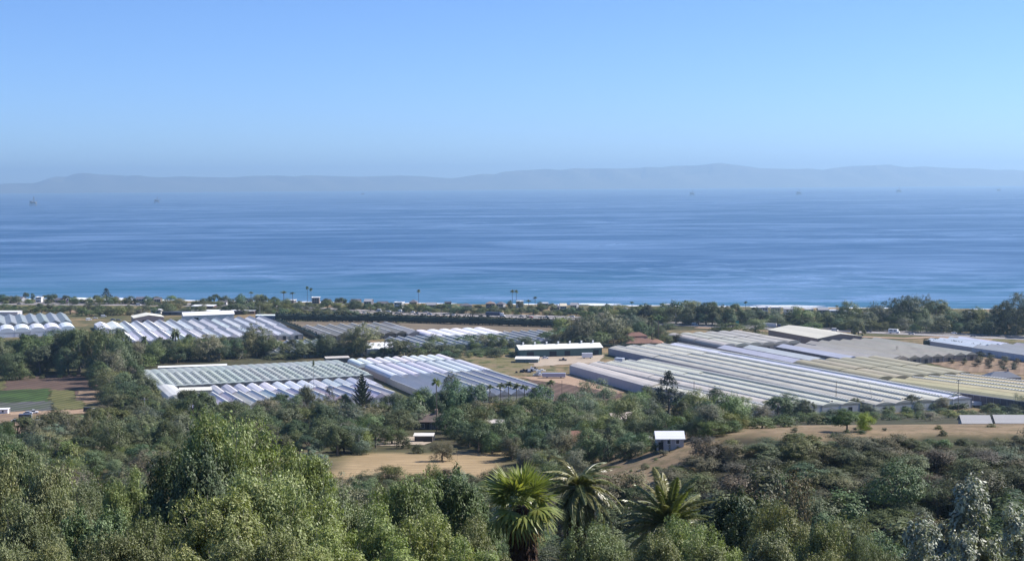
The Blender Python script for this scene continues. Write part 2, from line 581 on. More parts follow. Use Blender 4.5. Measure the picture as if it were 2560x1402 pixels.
# crop fields at the left
drape('crop_field', [(-60, 945), (15, 945), (5, 975), (-60, 978)], CROPO)
drape('ploughed_field', [(17, 943), (234, 934), (254, 1001), (8, 977)], SOILM)
drape('green_field', [(-60, 979), (127, 972), (123, 1004), (-60, 1012)], CROP, .30)
drape('olive_field', [(127, 976), (192, 974), (190, 1004), (123, 1006)], CROPO, .30)
drape('tan_field', [(192, 973), (246, 968), (262, 1006), (190, 1008)], SOILT, .24)
drape('crop_beds', [(-60, 1009), (130, 1003), (134, 1027), (-60, 1032)], CROPG, .36)
drape('crop_beds', [(134, 1003), (208, 1002), (212, 1022), (138, 1027)], CROPO, .36)
drape('dirt_path', [(-60, 1030), (240, 1024), (240, 1034), (-60, 1042)], DIRT, .3)
drape('dirt_yard', [(-80, 1040), (105, 1034), (95, 1082), (-80, 1090)], SOILT, .3)
# meadows, yards, fallow land
drape('dry_clearing', [(955, 1098), (1060, 1090), (1070, 1112), (950, 1116)], YARD, .2)
drape('scrub_meadow', [(1130, 878), (1300, 872), (1420, 940), (1230, 938)], SCRUB, .2, (20, 20))
drape('packing_yard', [(1302, 893), (1512, 886), (1500, 906), (1340, 917)], YARD, .26)
drape('ploughed_field', [(1318, 950), (1420, 943), (1560, 990), (1400, 1030)], SOILM, .2)
drape('dirt_path', [(1300, 944), (1424, 936), (1560, 980), (1552, 984)], DIRT, .27)
drape('fallow_field', [(694, 803), (990, 803), (1010, 822), (745, 822)], TANF, .2)
drape('fallow_field', [(985, 806), (1420, 812), (1420, 835), (1010, 825)], TANF, .2)
drape('orchard_ground', [(2265, 893), (2620, 893), (2680, 945), (2420, 930)], SOILT, .2)
drape('roadside_strip', [(0, 763), (560, 766), (560, 775), (0, 776)], SCRUB, .2, (30, 6))
drape('roadside_strip', [(2300, 838), (2600, 845), (2600, 862), (2480, 852)], SCRUB, .2)

# freeway: two carriageways, a frontage road, their kerbs of scrub
rp = [ground(*q) for q in [(-250, 757), (0, 758.5), (250, 760), (450, 762), (640, 766), (815, 774), (940, 781), (1090, 785), (1280, 790), (1455, 796), (1680, 809),
                           (1850, 816), (2040, 822), (2245, 831), (2400, 838), (2600, 846), (2800, 853)]]
ribbon('freeway', rp, 7.5, ASPH, .22, side=10)
ribbon('freeway', rp, 7.5, ASPH, .22, side=-10)
ribbon('frontage_road', [ground(*q) for q in [(1740, 819), (1900, 827), (2100, 840), (2260, 846), (2330, 843), (2480, 850)]], 5, DIRT, .24)
ribbon('frontage_road', [ground(*q) for q in [(-250, 771), (0, 772), (170, 775), (230, 790)]], 4, DIRT, .24)
PAINT = plain('road_paint', (.75, .75, .72), .7, .2, .1)
ribbon('road_marking', rp, .3, PAINT, .25, side=10.2)
ribbon('road_marking', rp, .3, PAINT, .25, side=-10.2)

# beach and surf
FOAM = plain('surf_foam', (.86, .88, .9), .8, .2, .08, .05)
ln = [Vector((x, shore(x), 0)) for x in np.arange(-900, 900, 24)]
ribbon('beach', ln, 17, SAND, .12, side=16)
def surf(x0, x1, offs, half, seed):
    rr = random.Random(seed)
    n = max(4, int((x1 - x0) / 14))
    pts = []
    for i in range(n + 1):
        x = x0 + (x1 - x0) * i / n
        pts.append(Vector((x, shore(x) + offs + rr.uniform(-2.2, 2.2), 0)))
    v, f = [], []
    for i, q in enumerate(pts):
        e = max(0.0, math.sin(PI * i / n)) ** .35 * half * rr.uniform(.9, 1.7)
        v += [(q.x, q.y - e, .10), (q.x, q.y, .75), (q.x, q.y + e, .12)]
    for i in range(n):
        for s in (0, 1):
            a = i * 3 + s
            f.append((a, a + 1, a + 4, a + 3))
    me = bpy.data.meshes.new('surf'); me.from_pydata(v, [], f); me.materials.append(FOAM); me.update()
    tag(put('surf', me), kind='structure')
for i, a in enumerate([(-820, -560, 4, 9), (-560, -352, 7, 13), (-530, -440, 26, 4), (-330, -190, 6, 5), (-130, -60, 4, 6), (-20, 60, 4, 6), (70, 190, 5, 5), (60, 120, 22, 3),
                       (210, 420, 5, 4.5), (250, 330, 24, 2), (430, 800, 5, 3.5)]):
    surf(*a, i)

# ------------------------------------------------------------------ greenhouses
ROOF = roof_mat('greenhouse_sheet', 4.0, .09, .45, .4, .22, .45, .14)
ROOF_BAR = roof_mat('greenhouse_ribbed_sheet', 3.2, .14, .5, .3, .16, .3, .3)
PAINTED = roof_mat('painted_metal_roof', 2.4, -.06, .45, .4, .06, .12, .2)
WALLM = tinted('sheet_wall', .55, .3, .10, .25)
DARKM = plain('dark_opening', (.02, .022, .03), .6, .3, .2)
VENTM = plain('vent_flap', (.70, .69, .62), .5, .3, .08)
GUTM = plain('gutter_metal', (.34, .35, .36), .5, .4, .15)
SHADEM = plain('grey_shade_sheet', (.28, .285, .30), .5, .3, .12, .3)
GAPM = plain('vent_gap', (.13, .16, .16), .5, .3, .2)
WHITEM = plain('white_metal', (.80, .80, .78), .5, .3, .06)
GLASSD = plain('dark_window_glass', (.03, .04, .055), .15, .5, .2)


def profile(kind, p, rise):
    if kind == 'strip': return [(-p / 2, 0), (-p * .22, rise * .56), (0, rise), (p / 2, 0)]
    if kind == 'gable': return [(-p / 2, 0), (0, rise), (p / 2, 0)]
    if kind == 'peak':      # curved slopes meeting in a ridge
        return [(-p / 2, 0), (-p * .3, rise * .58), (0, rise), (p * .3, rise * .58), (p / 2, 0)]
    n = 8
    return [(-p / 2 * math.cos(PI * i / n), rise * math.sin(PI * i / n) ** .8) for i in range(n + 1)]


def axes(P0, L):
    e = P0 + G1 * L
    sl = (T(e.x, e.y) - T(P0.x, P0.y)) / L
    f = (G1 + Vector((0, 0, sl))).normalized()
    up = G2.cross(-f).normalized()
    if up.z < 0: up = -up
    return Matrix(((G2.x, -f.x, up.x, 0), (G2.y, -f.y, up.y, 0), (G2.z, -f.z, up.z, 0), (0, 0, 0, 1)))


def solve_len(P0, fy, sgn=1):
    """how far along the ridge direction until the ridge reaches image row fy"""
    h = P0.z - T(P0.x, P0.y)
    m = 2.0
    while m < 330:
        q = P0 + G1 * (m * sgn)
        q = Vector((q.x, q.y, T(q.x, q.y) + h))
        if (proj(q)[1] > fy) == (sgn > 0): break
        m += .25
    return m


GHS = []


def greenhouse(label, first, last, n, fy, hr, rise, kind, color, wall=(.5, .5, .5), cols=None, vents=None, segs=(), width=None, anchor='back',
               mat=None, name='greenhouse', group='greenhouses on the coastal plain', cat='greenhouse', endc=None, over=0.0, rnd=.05, skip_vent=(), fpt=None, cap=False):
    """ridge points: back (or front) end of the first and the last ridge in the photo; fy = image row of the other end of the first ridge"""
    rr = random.Random(hash_(label))
    mat = mat or ROOF
    P0 = hit(first[0], first[1], hr)
    if n > 1:
        P1 = hit(last[0], last[1], hr)
        p = (P1 - P0).dot(G2) / (n - 1)
    else:
        p = width
    sgn = 1 if anchor == 'back' else -1
    L = solve_len(P0, fy, sgn) if fpt is None else (hit(fpt[0], fpt[1], hr) - P0).dot(G1)
    if anchor != 'back':
        P0 = P0 - G1 * L
    base = Vector((P0.x, P0.y, T(P0.x, P0.y)))
    root = empty(name, base)
    root.matrix_world = Matrix.Translation(base) @ axes(base, L)
    tag(root, label, cat, group)
    eave = hr - rise
    pf = profile(kind, p, rise)
    cuts = [0.0] + [s * L for s in segs] + [L]
    for i in range(n):
        x0 = i * p
        m = MB()
        c = cols[i % len(cols)] if cols else color
        c = tuple(q * (1 + rr.uniform(-rnd, rnd)) for q in c)
        for k in range(len(cuts) - 1):
            a, b = -cuts[k] - (.5 if k else 0), -cuts[k + 1]
            dz = 0 if k == 0 else rr.uniform(-.5, -.15)
            dx = 0 if k == 0 else rr.uniform(-.3, .3)
            q = [(x0 + x + dx, z + eave + dz) for x, z in pf]
            for ii, ((xa, za), (xb, zb)) in enumerate(zip(q, q[1:])):
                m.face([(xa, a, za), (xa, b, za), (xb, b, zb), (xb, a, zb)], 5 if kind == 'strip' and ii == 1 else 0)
            for y in (a, b):
                poly = [(x, y, z) for x, z in q] + [(q[-1][0], y, eave - 1.2), (q[0][0], y, eave - 1.2)]
                m.face(poly if y == b else poly[::-1], 1)
        if cap:
            m.box(x0 - .32, x0 + .32, -L, 0, eave + rise - .12, eave + rise + .14, 3)  # added white ridge strip, imitates the narrow sunlit right slope by colour
        m.box(x0 - p / 2 - .22, x0 - p / 2 + .22, -L, 0, eave - .25, eave + .12, 2)
        if vents == 'bow':
            a = L * .33
            while a < L - 3:
                for s in range(6):
                    t0, t1 = (s - 3) / 6 * .72, (s - 2) / 6 * .72
                    f = lambda t: eave + rise * (1 - abs(t) * 1.9) + .35 + .55 * (1 - (t / .36) ** 2)
                    m.face([(x0 + t0 * p, -a, f(t0)), (x0 + t0 * p, -a - 1.1, f(t0) + .25), (x0 + t1 * p, -a - 1.1, f(t1) + .25), (x0 + t1 * p, -a, f(t1))], 4)
                    m.face([(x0 + t0 * p, -a - 1.1, f(t0) + .25), (x0 + t0 * p, -a - 2.2, f(t0) - .2), (x0 + t1 * p, -a - 2.2, f(t1) - .2), (x0 + t1 * p, -a - 1.1, f(t1) + .25)], 0)
                a += L * .67 / 8.2
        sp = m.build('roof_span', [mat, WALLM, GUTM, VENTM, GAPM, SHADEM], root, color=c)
        if vents == 'ridge' and i not in skip_vent:
            vm = MB()
            a, w = 2.0, p * .13
            z = eave + rise * (.96 if kind != 'gable' else .9)
            k = 0
            while a < L - 2:
                b_ = a + 1.15
                up = .42 if k % 2 == 0 else .02      # every other flap stands open
                vm.face([(x0 - .25, -a, z + .3), (x0 - .25, -b_, z + .3), (x0 + w, -b_, z + .05 + up), (x0 + w, -a, z + .05 + up)], 0)
                vm.face([(x0 + w, -a, z + .05 + up), (x0 + w, -b_, z + .05 + up), (x0 + w, -b_, z - .25), (x0 + w, -a, z - .25)], 0 if k % 2 else 1)
                if k % 2 == 0:
                    for q in (a, b_): vm.face([(x0 - .25, -q, z + .3), (x0 + w, -q, z + .05 + up), (x0 + w, -q, z - .1)], 1)
                vm.face([(x0 - .25, -a, z + .3), (x0 - .25, -a, z - .3), (x0 - .25, -b_, z - .3), (x0 - .25, -b_, z + .3)], 0)
                a = b_
                k += 1
            vm.build('ridge_vent', [VENTM, DARKM], sp)
    # walls
    lo = -3.0
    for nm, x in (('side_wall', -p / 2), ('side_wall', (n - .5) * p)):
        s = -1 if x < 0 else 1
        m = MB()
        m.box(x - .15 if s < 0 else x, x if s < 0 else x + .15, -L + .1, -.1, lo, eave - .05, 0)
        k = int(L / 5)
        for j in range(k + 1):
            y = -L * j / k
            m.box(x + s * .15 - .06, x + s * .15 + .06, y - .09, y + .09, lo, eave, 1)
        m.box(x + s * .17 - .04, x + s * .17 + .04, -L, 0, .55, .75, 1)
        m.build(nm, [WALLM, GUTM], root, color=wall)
    for y, s in ((-L, -1), (0, 1)):
        m = MB()
        m.box(-p / 2 + .1, (n - .5) * p - .1, min(y, y - s * .12), max(y, y - s * .12), lo, eave - .05, 0)
        for i in range(n):
            m.box((i - .5) * p - .1, (i - .5) * p + .1, min(y, y + s * .14), max(y, y + s * .14), lo, eave, 1)
        if s < 0:
            for i in range(n):
                if rr.random() < .45:
                    m.box(i * p - 1.1, i * p + 1.1, y - .1, y - .02, lo, 2.8, 2)
        m.build('end_wall', [WALLM, GUTM, DARKM], root, color=endc or wall)
    GHS.append((root, L, n * p))
    return root, L, p


def hash_(s):
    h = 7
    for ch in s: h = (h * 31 + ord(ch)) & 0xffffff
    return h


W1 = (.84, .83, .79); W2 = (.62, .64, .66); GR = (.33, .345, .355); GB = (.25, .225, .17)
CRM = (.60, .57, .44); BEI = (.44, .395, .31); TAN_ = (.38, .33, .20); YEL = (.56, .48, .26); LAV = (.55, .57, .68)

greenhouse('grey peaked greenhouse at the far left edge beside the scrub strip', (-55, 787), (153, 783.5), 9, 808, 6.0, 2.2, 'gable', (.25, .265, .26), (.36, .37, .37))
greenhouse('white round-arched greenhouse at the far left edge behind the dark grove', (-22, 812), (167, 811), 6, 822, 7.5, 3.6, 'arch', (.74, .75, .76), (.7, .71, .73), endc=(.74, .75, .78))
greenhouse('little two-peaked white greenhouse beside the parked cars, left of the sawtooth roofs', (250, 803), (281, 803), 2, 818, 5.5, 2.0, 'gable', W1, W2)
def saw(label, *a, **k):
    return greenhouse(label, *a, **k)
saw('long white sawtooth greenhouse range, back row nearest the freeway', (310, 801), (654, 790), 13, 822, 6.6, 2.9, 'strip', W1, (.55, .53, .50), cols=[(.82, .81, .77), (.78, .78, .75), (.84, .83, .79)])
saw('long white sawtooth greenhouse range, front row beside the row of trees', (304, 825), (701, 812.5), 14, 845, 6.4, 2.8, 'strip', W1, (.40, .36, .32), cols=[(.84, .83, .79), (.74, .75, .74), (.81, .80, .77)])
greenhouse('low grey greenhouse with thin white ridges below the sawtooth range', (642.5, 853), (816, 847), 8, 877, 5.4, 1.9, 'gable', (.30, .315, .31), (.36, .37, .33), cap=True)
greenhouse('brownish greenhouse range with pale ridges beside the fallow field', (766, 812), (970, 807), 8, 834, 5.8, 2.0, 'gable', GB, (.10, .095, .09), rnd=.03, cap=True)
greenhouse('single brownish greenhouse bay with grey gable end beside white arches', (990, 812), None, 1, 826, 6.3, 2.4, 'gable', (.34, .31, .28), (.36, .35, .36), width=11.5)
greenhouse('small white round-arched greenhouse beyond the long grey one', (1050, 823.5), (1195, 817.4), 6, 838, 5.8, 2.3, 'arch', (.78, .78, .77), (.7, .7, .7))
greenhouse('long grey many-ridged greenhouse behind the low scrub bushes', (973, 841), (1370, 831), 18, 862, 5.4, 1.9, 'gable', (.27, .28, .275), (.30, .30, .29), cap=True)
greenhouse('big low grey-green glasshouse covered with rows of open roof vents', (344, 924), (826, 896), 26, 966, 5.0, .42, 'peak', (.315, .35, .315), (.33, .29, .27), vents='bow', mat=ROOF_BAR, rnd=.03)
greenhouse('white gabled greenhouse row directly in front of the vented glasshouse', (534, 961), (909, 943), 13, 979, 5.9, 2.4, 'peak', W1, (.55, .56, .58),
           cols=[(.58, .58, .54), (.60, .60, .56), (.66, .66, .66), (.84, .84, .83), (.86, .86, .85), (.85, .85, .84), (.84, .84, .83), (.86, .86, .85), (.74, .76, .76), (.66, .70, .70), (.64, .68, .68), (.64, .68, .67), (.74, .76, .76)])
greenhouse('lavender-white gabled greenhouse row partly hidden by the front trees', (428, 985), (935, 967), 16, 1011, 6.0, 2.3, 'gable', (.54, .53, .51), (.62, .63, .66), endc=(.60, .60, .60), rnd=.12, cap=True)
greenhouse('single cream hoop house at the near corner of the vented glasshouse', (415, 960), None, 1, 985, 7.0, 4.2, 'arch', (.62, .60, .53), (.6, .58, .54), width=13, mat=ROOF)
greenhouse('white arched greenhouse, back rows with rounded ends beside the vented glasshouse', (879, 895.5), (1107.7, 889), 11, 908, 5.9, 2.6, 'arch', (.78, .77, .74), (.35, .30, .28))
greenhouse('bluish arched greenhouse spans in the middle of the central greenhouse block', (924, 909.5), (1145, 898.5), 10, 936, 5.8, 2.4, 'arch', (.60, .605, .62), (.40, .38, .37))
greenhouse('grey roofed greenhouse with bright vented ridges behind the tall grove', (985, 934), (1222.5, 926.5), 8, 985, 5.7, 2.2, 'gable', (.30, .31, .34), (.45, .43, .38), vents='ridge', skip_vent=(0, 1, 2))
greenhouse('long pale greenhouse bay with the lavender side wall above the ploughed field', (1446, 905), None, 1, 958, 7.0, 1.8, 'peak', CRM, (.38, .37, .41), width=11.5, endc=(.45, .44, .46))
greenhouse('short cream greenhouse bay running from the lavender-walled one towards the conifer', (1602, 950), None, 1, 1022, 5.7, 1.4, 'peak', CRM, (.36, .35, .37), width=11, vents='ridge', fpt=(2382, 993))
r1 = greenhouse('cream greenhouse field of four ridge-vented bays behind the dark conifer', (1491, 903.5), (1622, 901.5), 4, 1022, 6.0, 1.45, 'peak', CRM, (.5, .5, .48), vents='ridge', segs=(.36,), rnd=.05, fpt=(2382, 993))
r2 = greenhouse('widest cream greenhouse field with vented ridges running down to the road', (1540, 864), (1703, 860), 5, 1016, 6.0, 1.45, 'peak', (.60, .595, .52), (.30, .28, .34), vents='ridge', segs=(.22, .6),
           cols=[(.50, .475, .37), (.53, .505, .395), (.56, .53, .415), (.60, .575, .46), (.60, .62, .68)], endc=(.55, .56, .52), rnd=.02, fpt=(2382, 993))
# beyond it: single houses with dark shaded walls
for lb, q, fy, c, wd in (
        ('bluish single gabled greenhouse next to the white trailer, nearest of four', (1812, 862), 898, (.46, .475, .50), 12.5),
        ('bluish single gabled greenhouse, second from the nearest of four', (1875, 861.5), 894, (.48, .495, .52), 12.5),
        ('bluish-grey single gabled greenhouse in front of the brown shed', (1957, 859), 890, (.48, .495, .525), 11.5),
        ('tan single gabled greenhouse between the brown shed and bluish houses', (2000, 857), 888, (.44, .41, .33), 11.5)):
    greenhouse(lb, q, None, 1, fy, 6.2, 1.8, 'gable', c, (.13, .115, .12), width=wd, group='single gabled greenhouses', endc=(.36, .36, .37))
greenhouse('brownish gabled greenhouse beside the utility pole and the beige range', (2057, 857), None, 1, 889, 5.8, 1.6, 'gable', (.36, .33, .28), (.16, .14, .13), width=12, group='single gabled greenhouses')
greenhouse('beige round-arched greenhouse block beside the terracotta house', (1683, 832), (1842, 826), 6, 858, 6.6, 2.6, 'arch', (.47, .43, .35), (.25, .23, .23), rnd=.03, segs=(.5,))
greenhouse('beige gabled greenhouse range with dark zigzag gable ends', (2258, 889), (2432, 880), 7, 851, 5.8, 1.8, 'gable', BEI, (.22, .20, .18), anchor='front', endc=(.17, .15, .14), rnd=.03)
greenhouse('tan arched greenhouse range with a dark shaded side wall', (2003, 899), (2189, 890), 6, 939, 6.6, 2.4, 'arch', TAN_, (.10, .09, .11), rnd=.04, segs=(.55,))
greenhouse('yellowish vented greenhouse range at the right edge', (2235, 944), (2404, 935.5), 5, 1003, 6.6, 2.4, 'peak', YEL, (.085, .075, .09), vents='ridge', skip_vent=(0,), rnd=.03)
greenhouse('small white sawtooth greenhouse behind the dark hedge at right', (2327, 844.5), (2474, 851), 4, 861, 5.5, 1.8, 'gable', (.66, .68, .71), (.4, .4, .42))
greenhouse('grey gabled greenhouse with pale blue side wall at the right edge', (2446, 861), (2610, 853), 6, 892, 6.2, 1.8, 'gable', (.36, .355, .35), (.42, .46, .54), endc=(.20, .19, .18))

# ------------------------------------------------------------------ sheds, barns and houses
def building(name, label, cat, base, w, l, hw, rise, rz, wallc, roofc, kind='gable', over=.5, wins=(), doors=(), group=None, chimney=False, roofmat=None, wallmat=None, stacks=0):
    """w along local x, l along local y, ridge along x; wins/doors = (side, position -1..1, width, bottom, height)"""
    root = empty(name, base, rz)
    tag(root, label, cat, group)
    wm, rm = wallmat or WALLM, roofmat or PAINTED
    x, y = w / 2, l / 2
    m = MB()
    m.box(-x, x, -y, y, -2.0, hw - .03, 0)
    if kind == 'gable':
        for s in (-1, 1):
            p = [(s * x, -y, hw - .03), (s * x, y, hw - .03), (s * x, 0, hw + rise - .05)]
            m.face(p if s > 0 else p[::-1], 0)
    m.build('wall', wm, root, color=wallc)
    m = MB()
    X, Y, t = x + over, y + over, .22
    zo = hw - rise * over / y
    if kind == 'gable':
        for dz, fl in ((t, 1), (0.02, 0)):
            for s in (-1, 1):
                p = [(-X, s * Y, zo + dz), (X, s * Y, zo + dz), (X, 0, hw + rise + dz), (-X, 0, hw + rise + dz)]
                m.face(p if (s < 0) == bool(fl) else p[::-1])
        for s in (-1, 1):
            m.face([(s * X, -Y, zo + .02), (s * X, -Y, zo + t), (s * X, 0, hw + rise + t), (s * X, 0, hw + rise + .02)])
            m.face([(s * X, Y, zo + .02), (s * X, Y, zo + t), (s * X, 0, hw + rise + t), (s * X, 0, hw + rise + .02)])
            m.face([(-X, s * Y, zo + .02), (X, s * Y, zo + .02), (X, s * Y, zo + t), (-X, s * Y, zo + t)])
    elif kind == 'hip':
        a = max(0.2, X - Y)
        pk = [(-a, 0, hw + rise + t), (a, 0, hw + rise + t)]
        c = [(-X, -Y, zo + t), (X, -Y, zo + t), (X, Y, zo + t), (-X, Y, zo + t)]
        m.face([c[0], c[1], pk[1], pk[0]]); m.face([c[2], c[3], pk[0], pk[1]]); m.face([c[1], c[2], pk[1]]); m.face([c[3], c[0], pk[0]])
        m.box(-X, X, -Y, Y, zo, zo + t - .01)
    elif kind == 'flat':
        m.box(-X, X, -Y, Y, hw, hw + .3)
        m.box(-X, X, -Y, -Y + .25, hw + .3, hw + .7); m.box(-X, X, Y - .25, Y, hw + .3, hw + .7)
        m.box(-X, -X + .25, -Y + .25, Y - .25, hw + .3, hw + .7); m.box(X - .25, X, -Y + .25, Y - .25, hw + .3, hw + .7)
    elif kind == 'shed':
        m.face([(-X, -Y, hw), (X, -Y, hw), (X, Y, hw + rise), (-X, Y, hw + rise)])
        m.face([(-X, -Y, hw - .2), (-X, Y, hw + rise - .2), (X, Y, hw + rise - .2), (X, -Y, hw - .2)])
        m.face([(-X, -Y, hw - .2), (X, -Y, hw - .2), (X, -Y, hw), (-X, -Y, hw)])
        for s in (-1, 1): m.face([(s * X, -Y, hw - .2), (s * X, -Y, hw), (s * X, Y, hw + rise), (s * X, Y, hw + rise - .2)])
        m.face([(-X, Y, 0), (-X, Y, hw + rise), (X, Y, hw + rise), (X, Y, 0)])
    rf = m.build('roof', rm, root, color=roofc)
    if chimney:
        m = MB(); m.box(w * .2 - .45, w * .2 + .45, -.4, .4, hw, hw + rise + 1.4); m.box(w * .2 - .55, w * .2 + .55, -.5, .5, hw + rise + 1.4, hw + rise + 1.6)
        m.build('chimney', WALLM, rf, color=(.35, .25, .2))
    for i in range(stacks):
        m = MB(); q = -x + w * (i + .5) / stacks
        m.box(q - .45, q + .45, -.45, .45, hw + rise * .6, hw + rise + 1.5); m.box(q - .7, q + .7, -.7, .7, hw + rise + 1.5, hw + rise + 1.8, 0, .25, .25)
        m.build('roof_stack', WHITEM, rf)
    for nm, lst in (('window', wins), ('door', doors)):
        for side, u, ww, z0, h in lst:
            m = MB()
            c = 0.06
            if side in 'fb':
                s = -1 if side == 'f' else 1
                a, b = u * x - ww / 2, u * x + ww / 2
                m.box(a, b, min(s * y, s * (y + c)), max(s * y, s * (y + c)), z0, z0 + h, 0)
                if nm == 'window':
                    for q in (a - .1, b): m.box(q, q + .1, min(s * y, s * (y + c + .04)), max(s * y, s * (y + c + .04)), z0 - .1, z0 + h + .1, 1)
                    for q in (z0 - .1, z0 + h): m.box(a, b, min(s * y, s * (y + c + .04)), max(s * y, s * (y + c + .04)), q, q + .1, 1)
            else:
                s = -1 if side == 'l' else 1
                a, b = u * y - ww / 2, u * y + ww / 2
                m.box(min(s * x, s * (x + c)), max(s * x, s * (x + c)), a, b, z0, z0 + h, 0)
            m.build(nm, [GLASSD if nm == 'window' else DARKM, WHITEM], root)
    return root


TILE = roof_mat('clay_tile_roof', .4, .10, .8, .2, .2, .3, .4)
RG = math.atan2(G2.y, G2.x)           # local x along G2
def spot(px, py): return ground(px, py)

# cream roofed shed behind the sawtooth range and the transverse white roof
b = spot(369, 806)
building('packing_shed', 'cream low-gabled shed behind the left end of the sawtooth greenhouses', 'shed', b, 26, 26, 5.5, 2.2, RG + PI / 2, (.42, .33, .29), (.78, .74, .58), doors=(('l', .3, 4, 0, 3.5),))
b = spot(520, 799)
building('long_shed', 'long white-roofed shed lying crosswise behind the sawtooth greenhouses', 'shed', b, 46, 13, 5.0, 2.6, RG, (.6, .6, .6), (.84, .84, .83), doors=(('f', -.5, 4, 0, 3),))
b = spot(950, 886)
building('packing_shed', 'white flat-roofed shed half hidden by the big tree between greenhouses', 'shed', b, 22, 24, 5.5, 1.8, RG - .12, (.48, .44, .38), (.88, .88, .86), kind='shed', doors=(('f', .2, 3, 0, 3),), wins=(('f', -.5, 2, 1, 1.4),))
b = spot(491, 993)
building('flat_shed', 'cream flat-roofed lean-to between the hoop house and gabled rows', 'shed', b, 18, 9, 4.6, .5, RG - .2, (.5, .48, .42), (.72, .70, .58), kind='shed')
b = spot(482, 931)
building('flat_shed', 'thin white roof strip along the back of the vented glasshouse', 'shed', b, 42, 5, 4.2, .4, RG - .14, (.4, .4, .38), (.78, .78, .72), kind='shed')
b = spot(843, 912)
building('flat_shed', 'narrow pale roof at the far right corner of the vented glasshouse', 'shed', b, 15, 6, 5.0, .5, RG - .1, (.12, .11, .1), (.55, .50, .42), kind='shed')
# green packing shed with the cream roof
c0 = ground(1300, 894); c1 = ground(1505, 888)
ax = math.atan2(c1.y - c0.y, c1.x - c0.x)
mid = (c0 + c1) / 2 + Vector((-math.sin(ax), math.cos(ax), 0)) * 9
mid.z = T(mid.x, mid.y)
building('packing_shed', 'long dark green packing shed with a cream roof on the gravel yard', 'shed', mid, (c1 - c0).length, 18, 5.6, 2.2, ax, (.075, .135, .125), (.80, .78, .68), over=.8, stacks=7,
         doors=(('f', -.75, 5, 0, 4), ('f', -.2, 5, 0, 4), ('f', .15, 4, 0, 4), ('f', .85, 4, 0, 4)), wins=(('l', .2, 2, 2, 1.5),))
b = spot(1318, 905)
building('open_shed', 'low white-roofed open shed at the left end of the green packing shed', 'shed', b, 15, 9, 2.8, .5, ax - .28, (.12, .16, .15), (.84, .83, .78), kind='shed')
# brown shed with cream roof
p0 = ground(1929, 846); p1 = ground(2039, 868); p2 = ground(2146, 862)
ln_, wd_ = (p1 - p0).length, (p2 - p1).length
c = (p0 + p2) / 2; c.z = T(c.x, c.y)
building('warehouse', 'big brown-walled warehouse with a low cream roof among beige greenhouses', 'warehouse', c, ln_, wd_, 6.6, 2.6, math.atan2(-G1.y, -G1.x), (.25, .185, .16), (.60, .56, .43), over=.7,
         doors=(('r', -.3, 4, 0, 4),), wins=(('b', -.3, 2, 3, 1.2),))
# terracotta house
b = spot(1602, 866)
building('house', 'sprawling terracotta-roofed house behind the cream greenhouse field', 'house', b, 22, 13, 3.2, 3.0, .05, (.42, .27, .19), (.20, .115, .085), kind='hip', roofmat=TILE, wins=(('f', -.5, 1.6, .9, 1.3), ('f', .4, 2.2, .9, 1.3)), doors=(('f', 0, 1.4, 0, 2.2),), chimney=True)
b = spot(1590, 858)
building('house', 'taller terracotta house wing under eucalyptus behind the sprawling roof', 'house', b, 15, 9, 6.0, 2.2, .1, (.45, .24, .17), (.19, .105, .08), kind='hip', roofmat=TILE, wins=(('f', -.3, 1.4, 3.4, 1.3), ('f', .5, 1.4, 3.4, 1.3)))
b = spot(1640, 866)
building('house', 'small tiled garage beside the sprawling terracotta house', 'garage', b, 10, 8, 3.0, 2.2, -.1, (.5, .33, .22), (.32, .18, .12), kind='hip', roofmat=TILE, doors=(('f', 0, 3, 0, 2.4),))
# house at the wood's edge above the mown field
b = spot(1077, 1071)
building('house', 'brown-roofed house with white porch posts above the mown field', 'house', b, 10.2, 7.5, 3.4, 1.9, -.06, (.09, .075, .065), (.145, .115, .10), roofmat=TILE, over=.9,
         wins=(('f', .1, .5, .6, 2.0), ('f', .32, .5, .6, 2.0), ('f', .55, .9, .8, 1.6), ('f', -.5, 1.4, .9, 1.4)), doors=(('f', -.1, 1.0, 0, 2.1),), chimney=True)
b = spot(1060, 1103)
building('garden_shed', 'pale flat-roofed shed below the brown-roofed house', 'shed', b, 5.6, 3.4, 2.2, .25, -.04, (.08, .07, .07), (.68, .64, .56), kind='shed')
b = spot(1437, 1122)
building('house', 'orange tile roof half buried in the trees left of the white barn', 'house', b, 7.5, 6, 3.0, 2.2, .03, (.28, .2, .15), (.27, .155, .11), roofmat=TILE, wins=(('f', 0, 1.2, .9, 1.2),))
b = spot(1553, 1072)
building('house', 'small pale tiled roof peeking out above the trees right of centre', 'house', b, 8, 6, 4.2, 1.6, .3, (.4, .36, .32), (.48, .40, .34), roofmat=TILE, wins=(('f', 0, 1.2, 1.9, 1.2),))
b = spot(1673, 1121)
building('barn', 'white-roofed barn house standing on the dry slope', 'barn', b, 6.3, 5.6, 2.8, 1.25, -.02, (.40, .40, .40), (.72, .73, .74), over=.35,
         wins=(('f', -.1, .8, 1.7, 1.0), ('f', .55, .8, 1.7, 1.0)), doors=(('f', -.7, 1.1, 0, 2.1),))
b = spot(1606, 1118)
building('garden_shed', 'dark little shed with a thin flat roof left of the white barn', 'shed', b, 4.2, 3, 2.3, .2, 0, (.05, .05, .055), (.30, .29, .28), kind='shed')
for px, py, w_, lb in ((2436, 1063, 11.5, 'white metal-roofed barn with a lower lean-to behind the dry ridge'), (2522, 1063, 12.5, 'white metal-roofed barn at the right edge behind the dry ridge')):
    D = 480
    q = at(px, py, D); q.z = T(q.x, q.y)
    top = at(px, py - 16, D).z - q.z
    building('barn', lb, 'barn', q, w_ * .8, 7, max(2.5, top - 2.0), 2.0, -.08, (.30, .29, .28), (.42, .41, .39), wins=(('f', .3, 1, 1.2, 1),), doors=(('f', -.3, 2, 0, 2.2),))
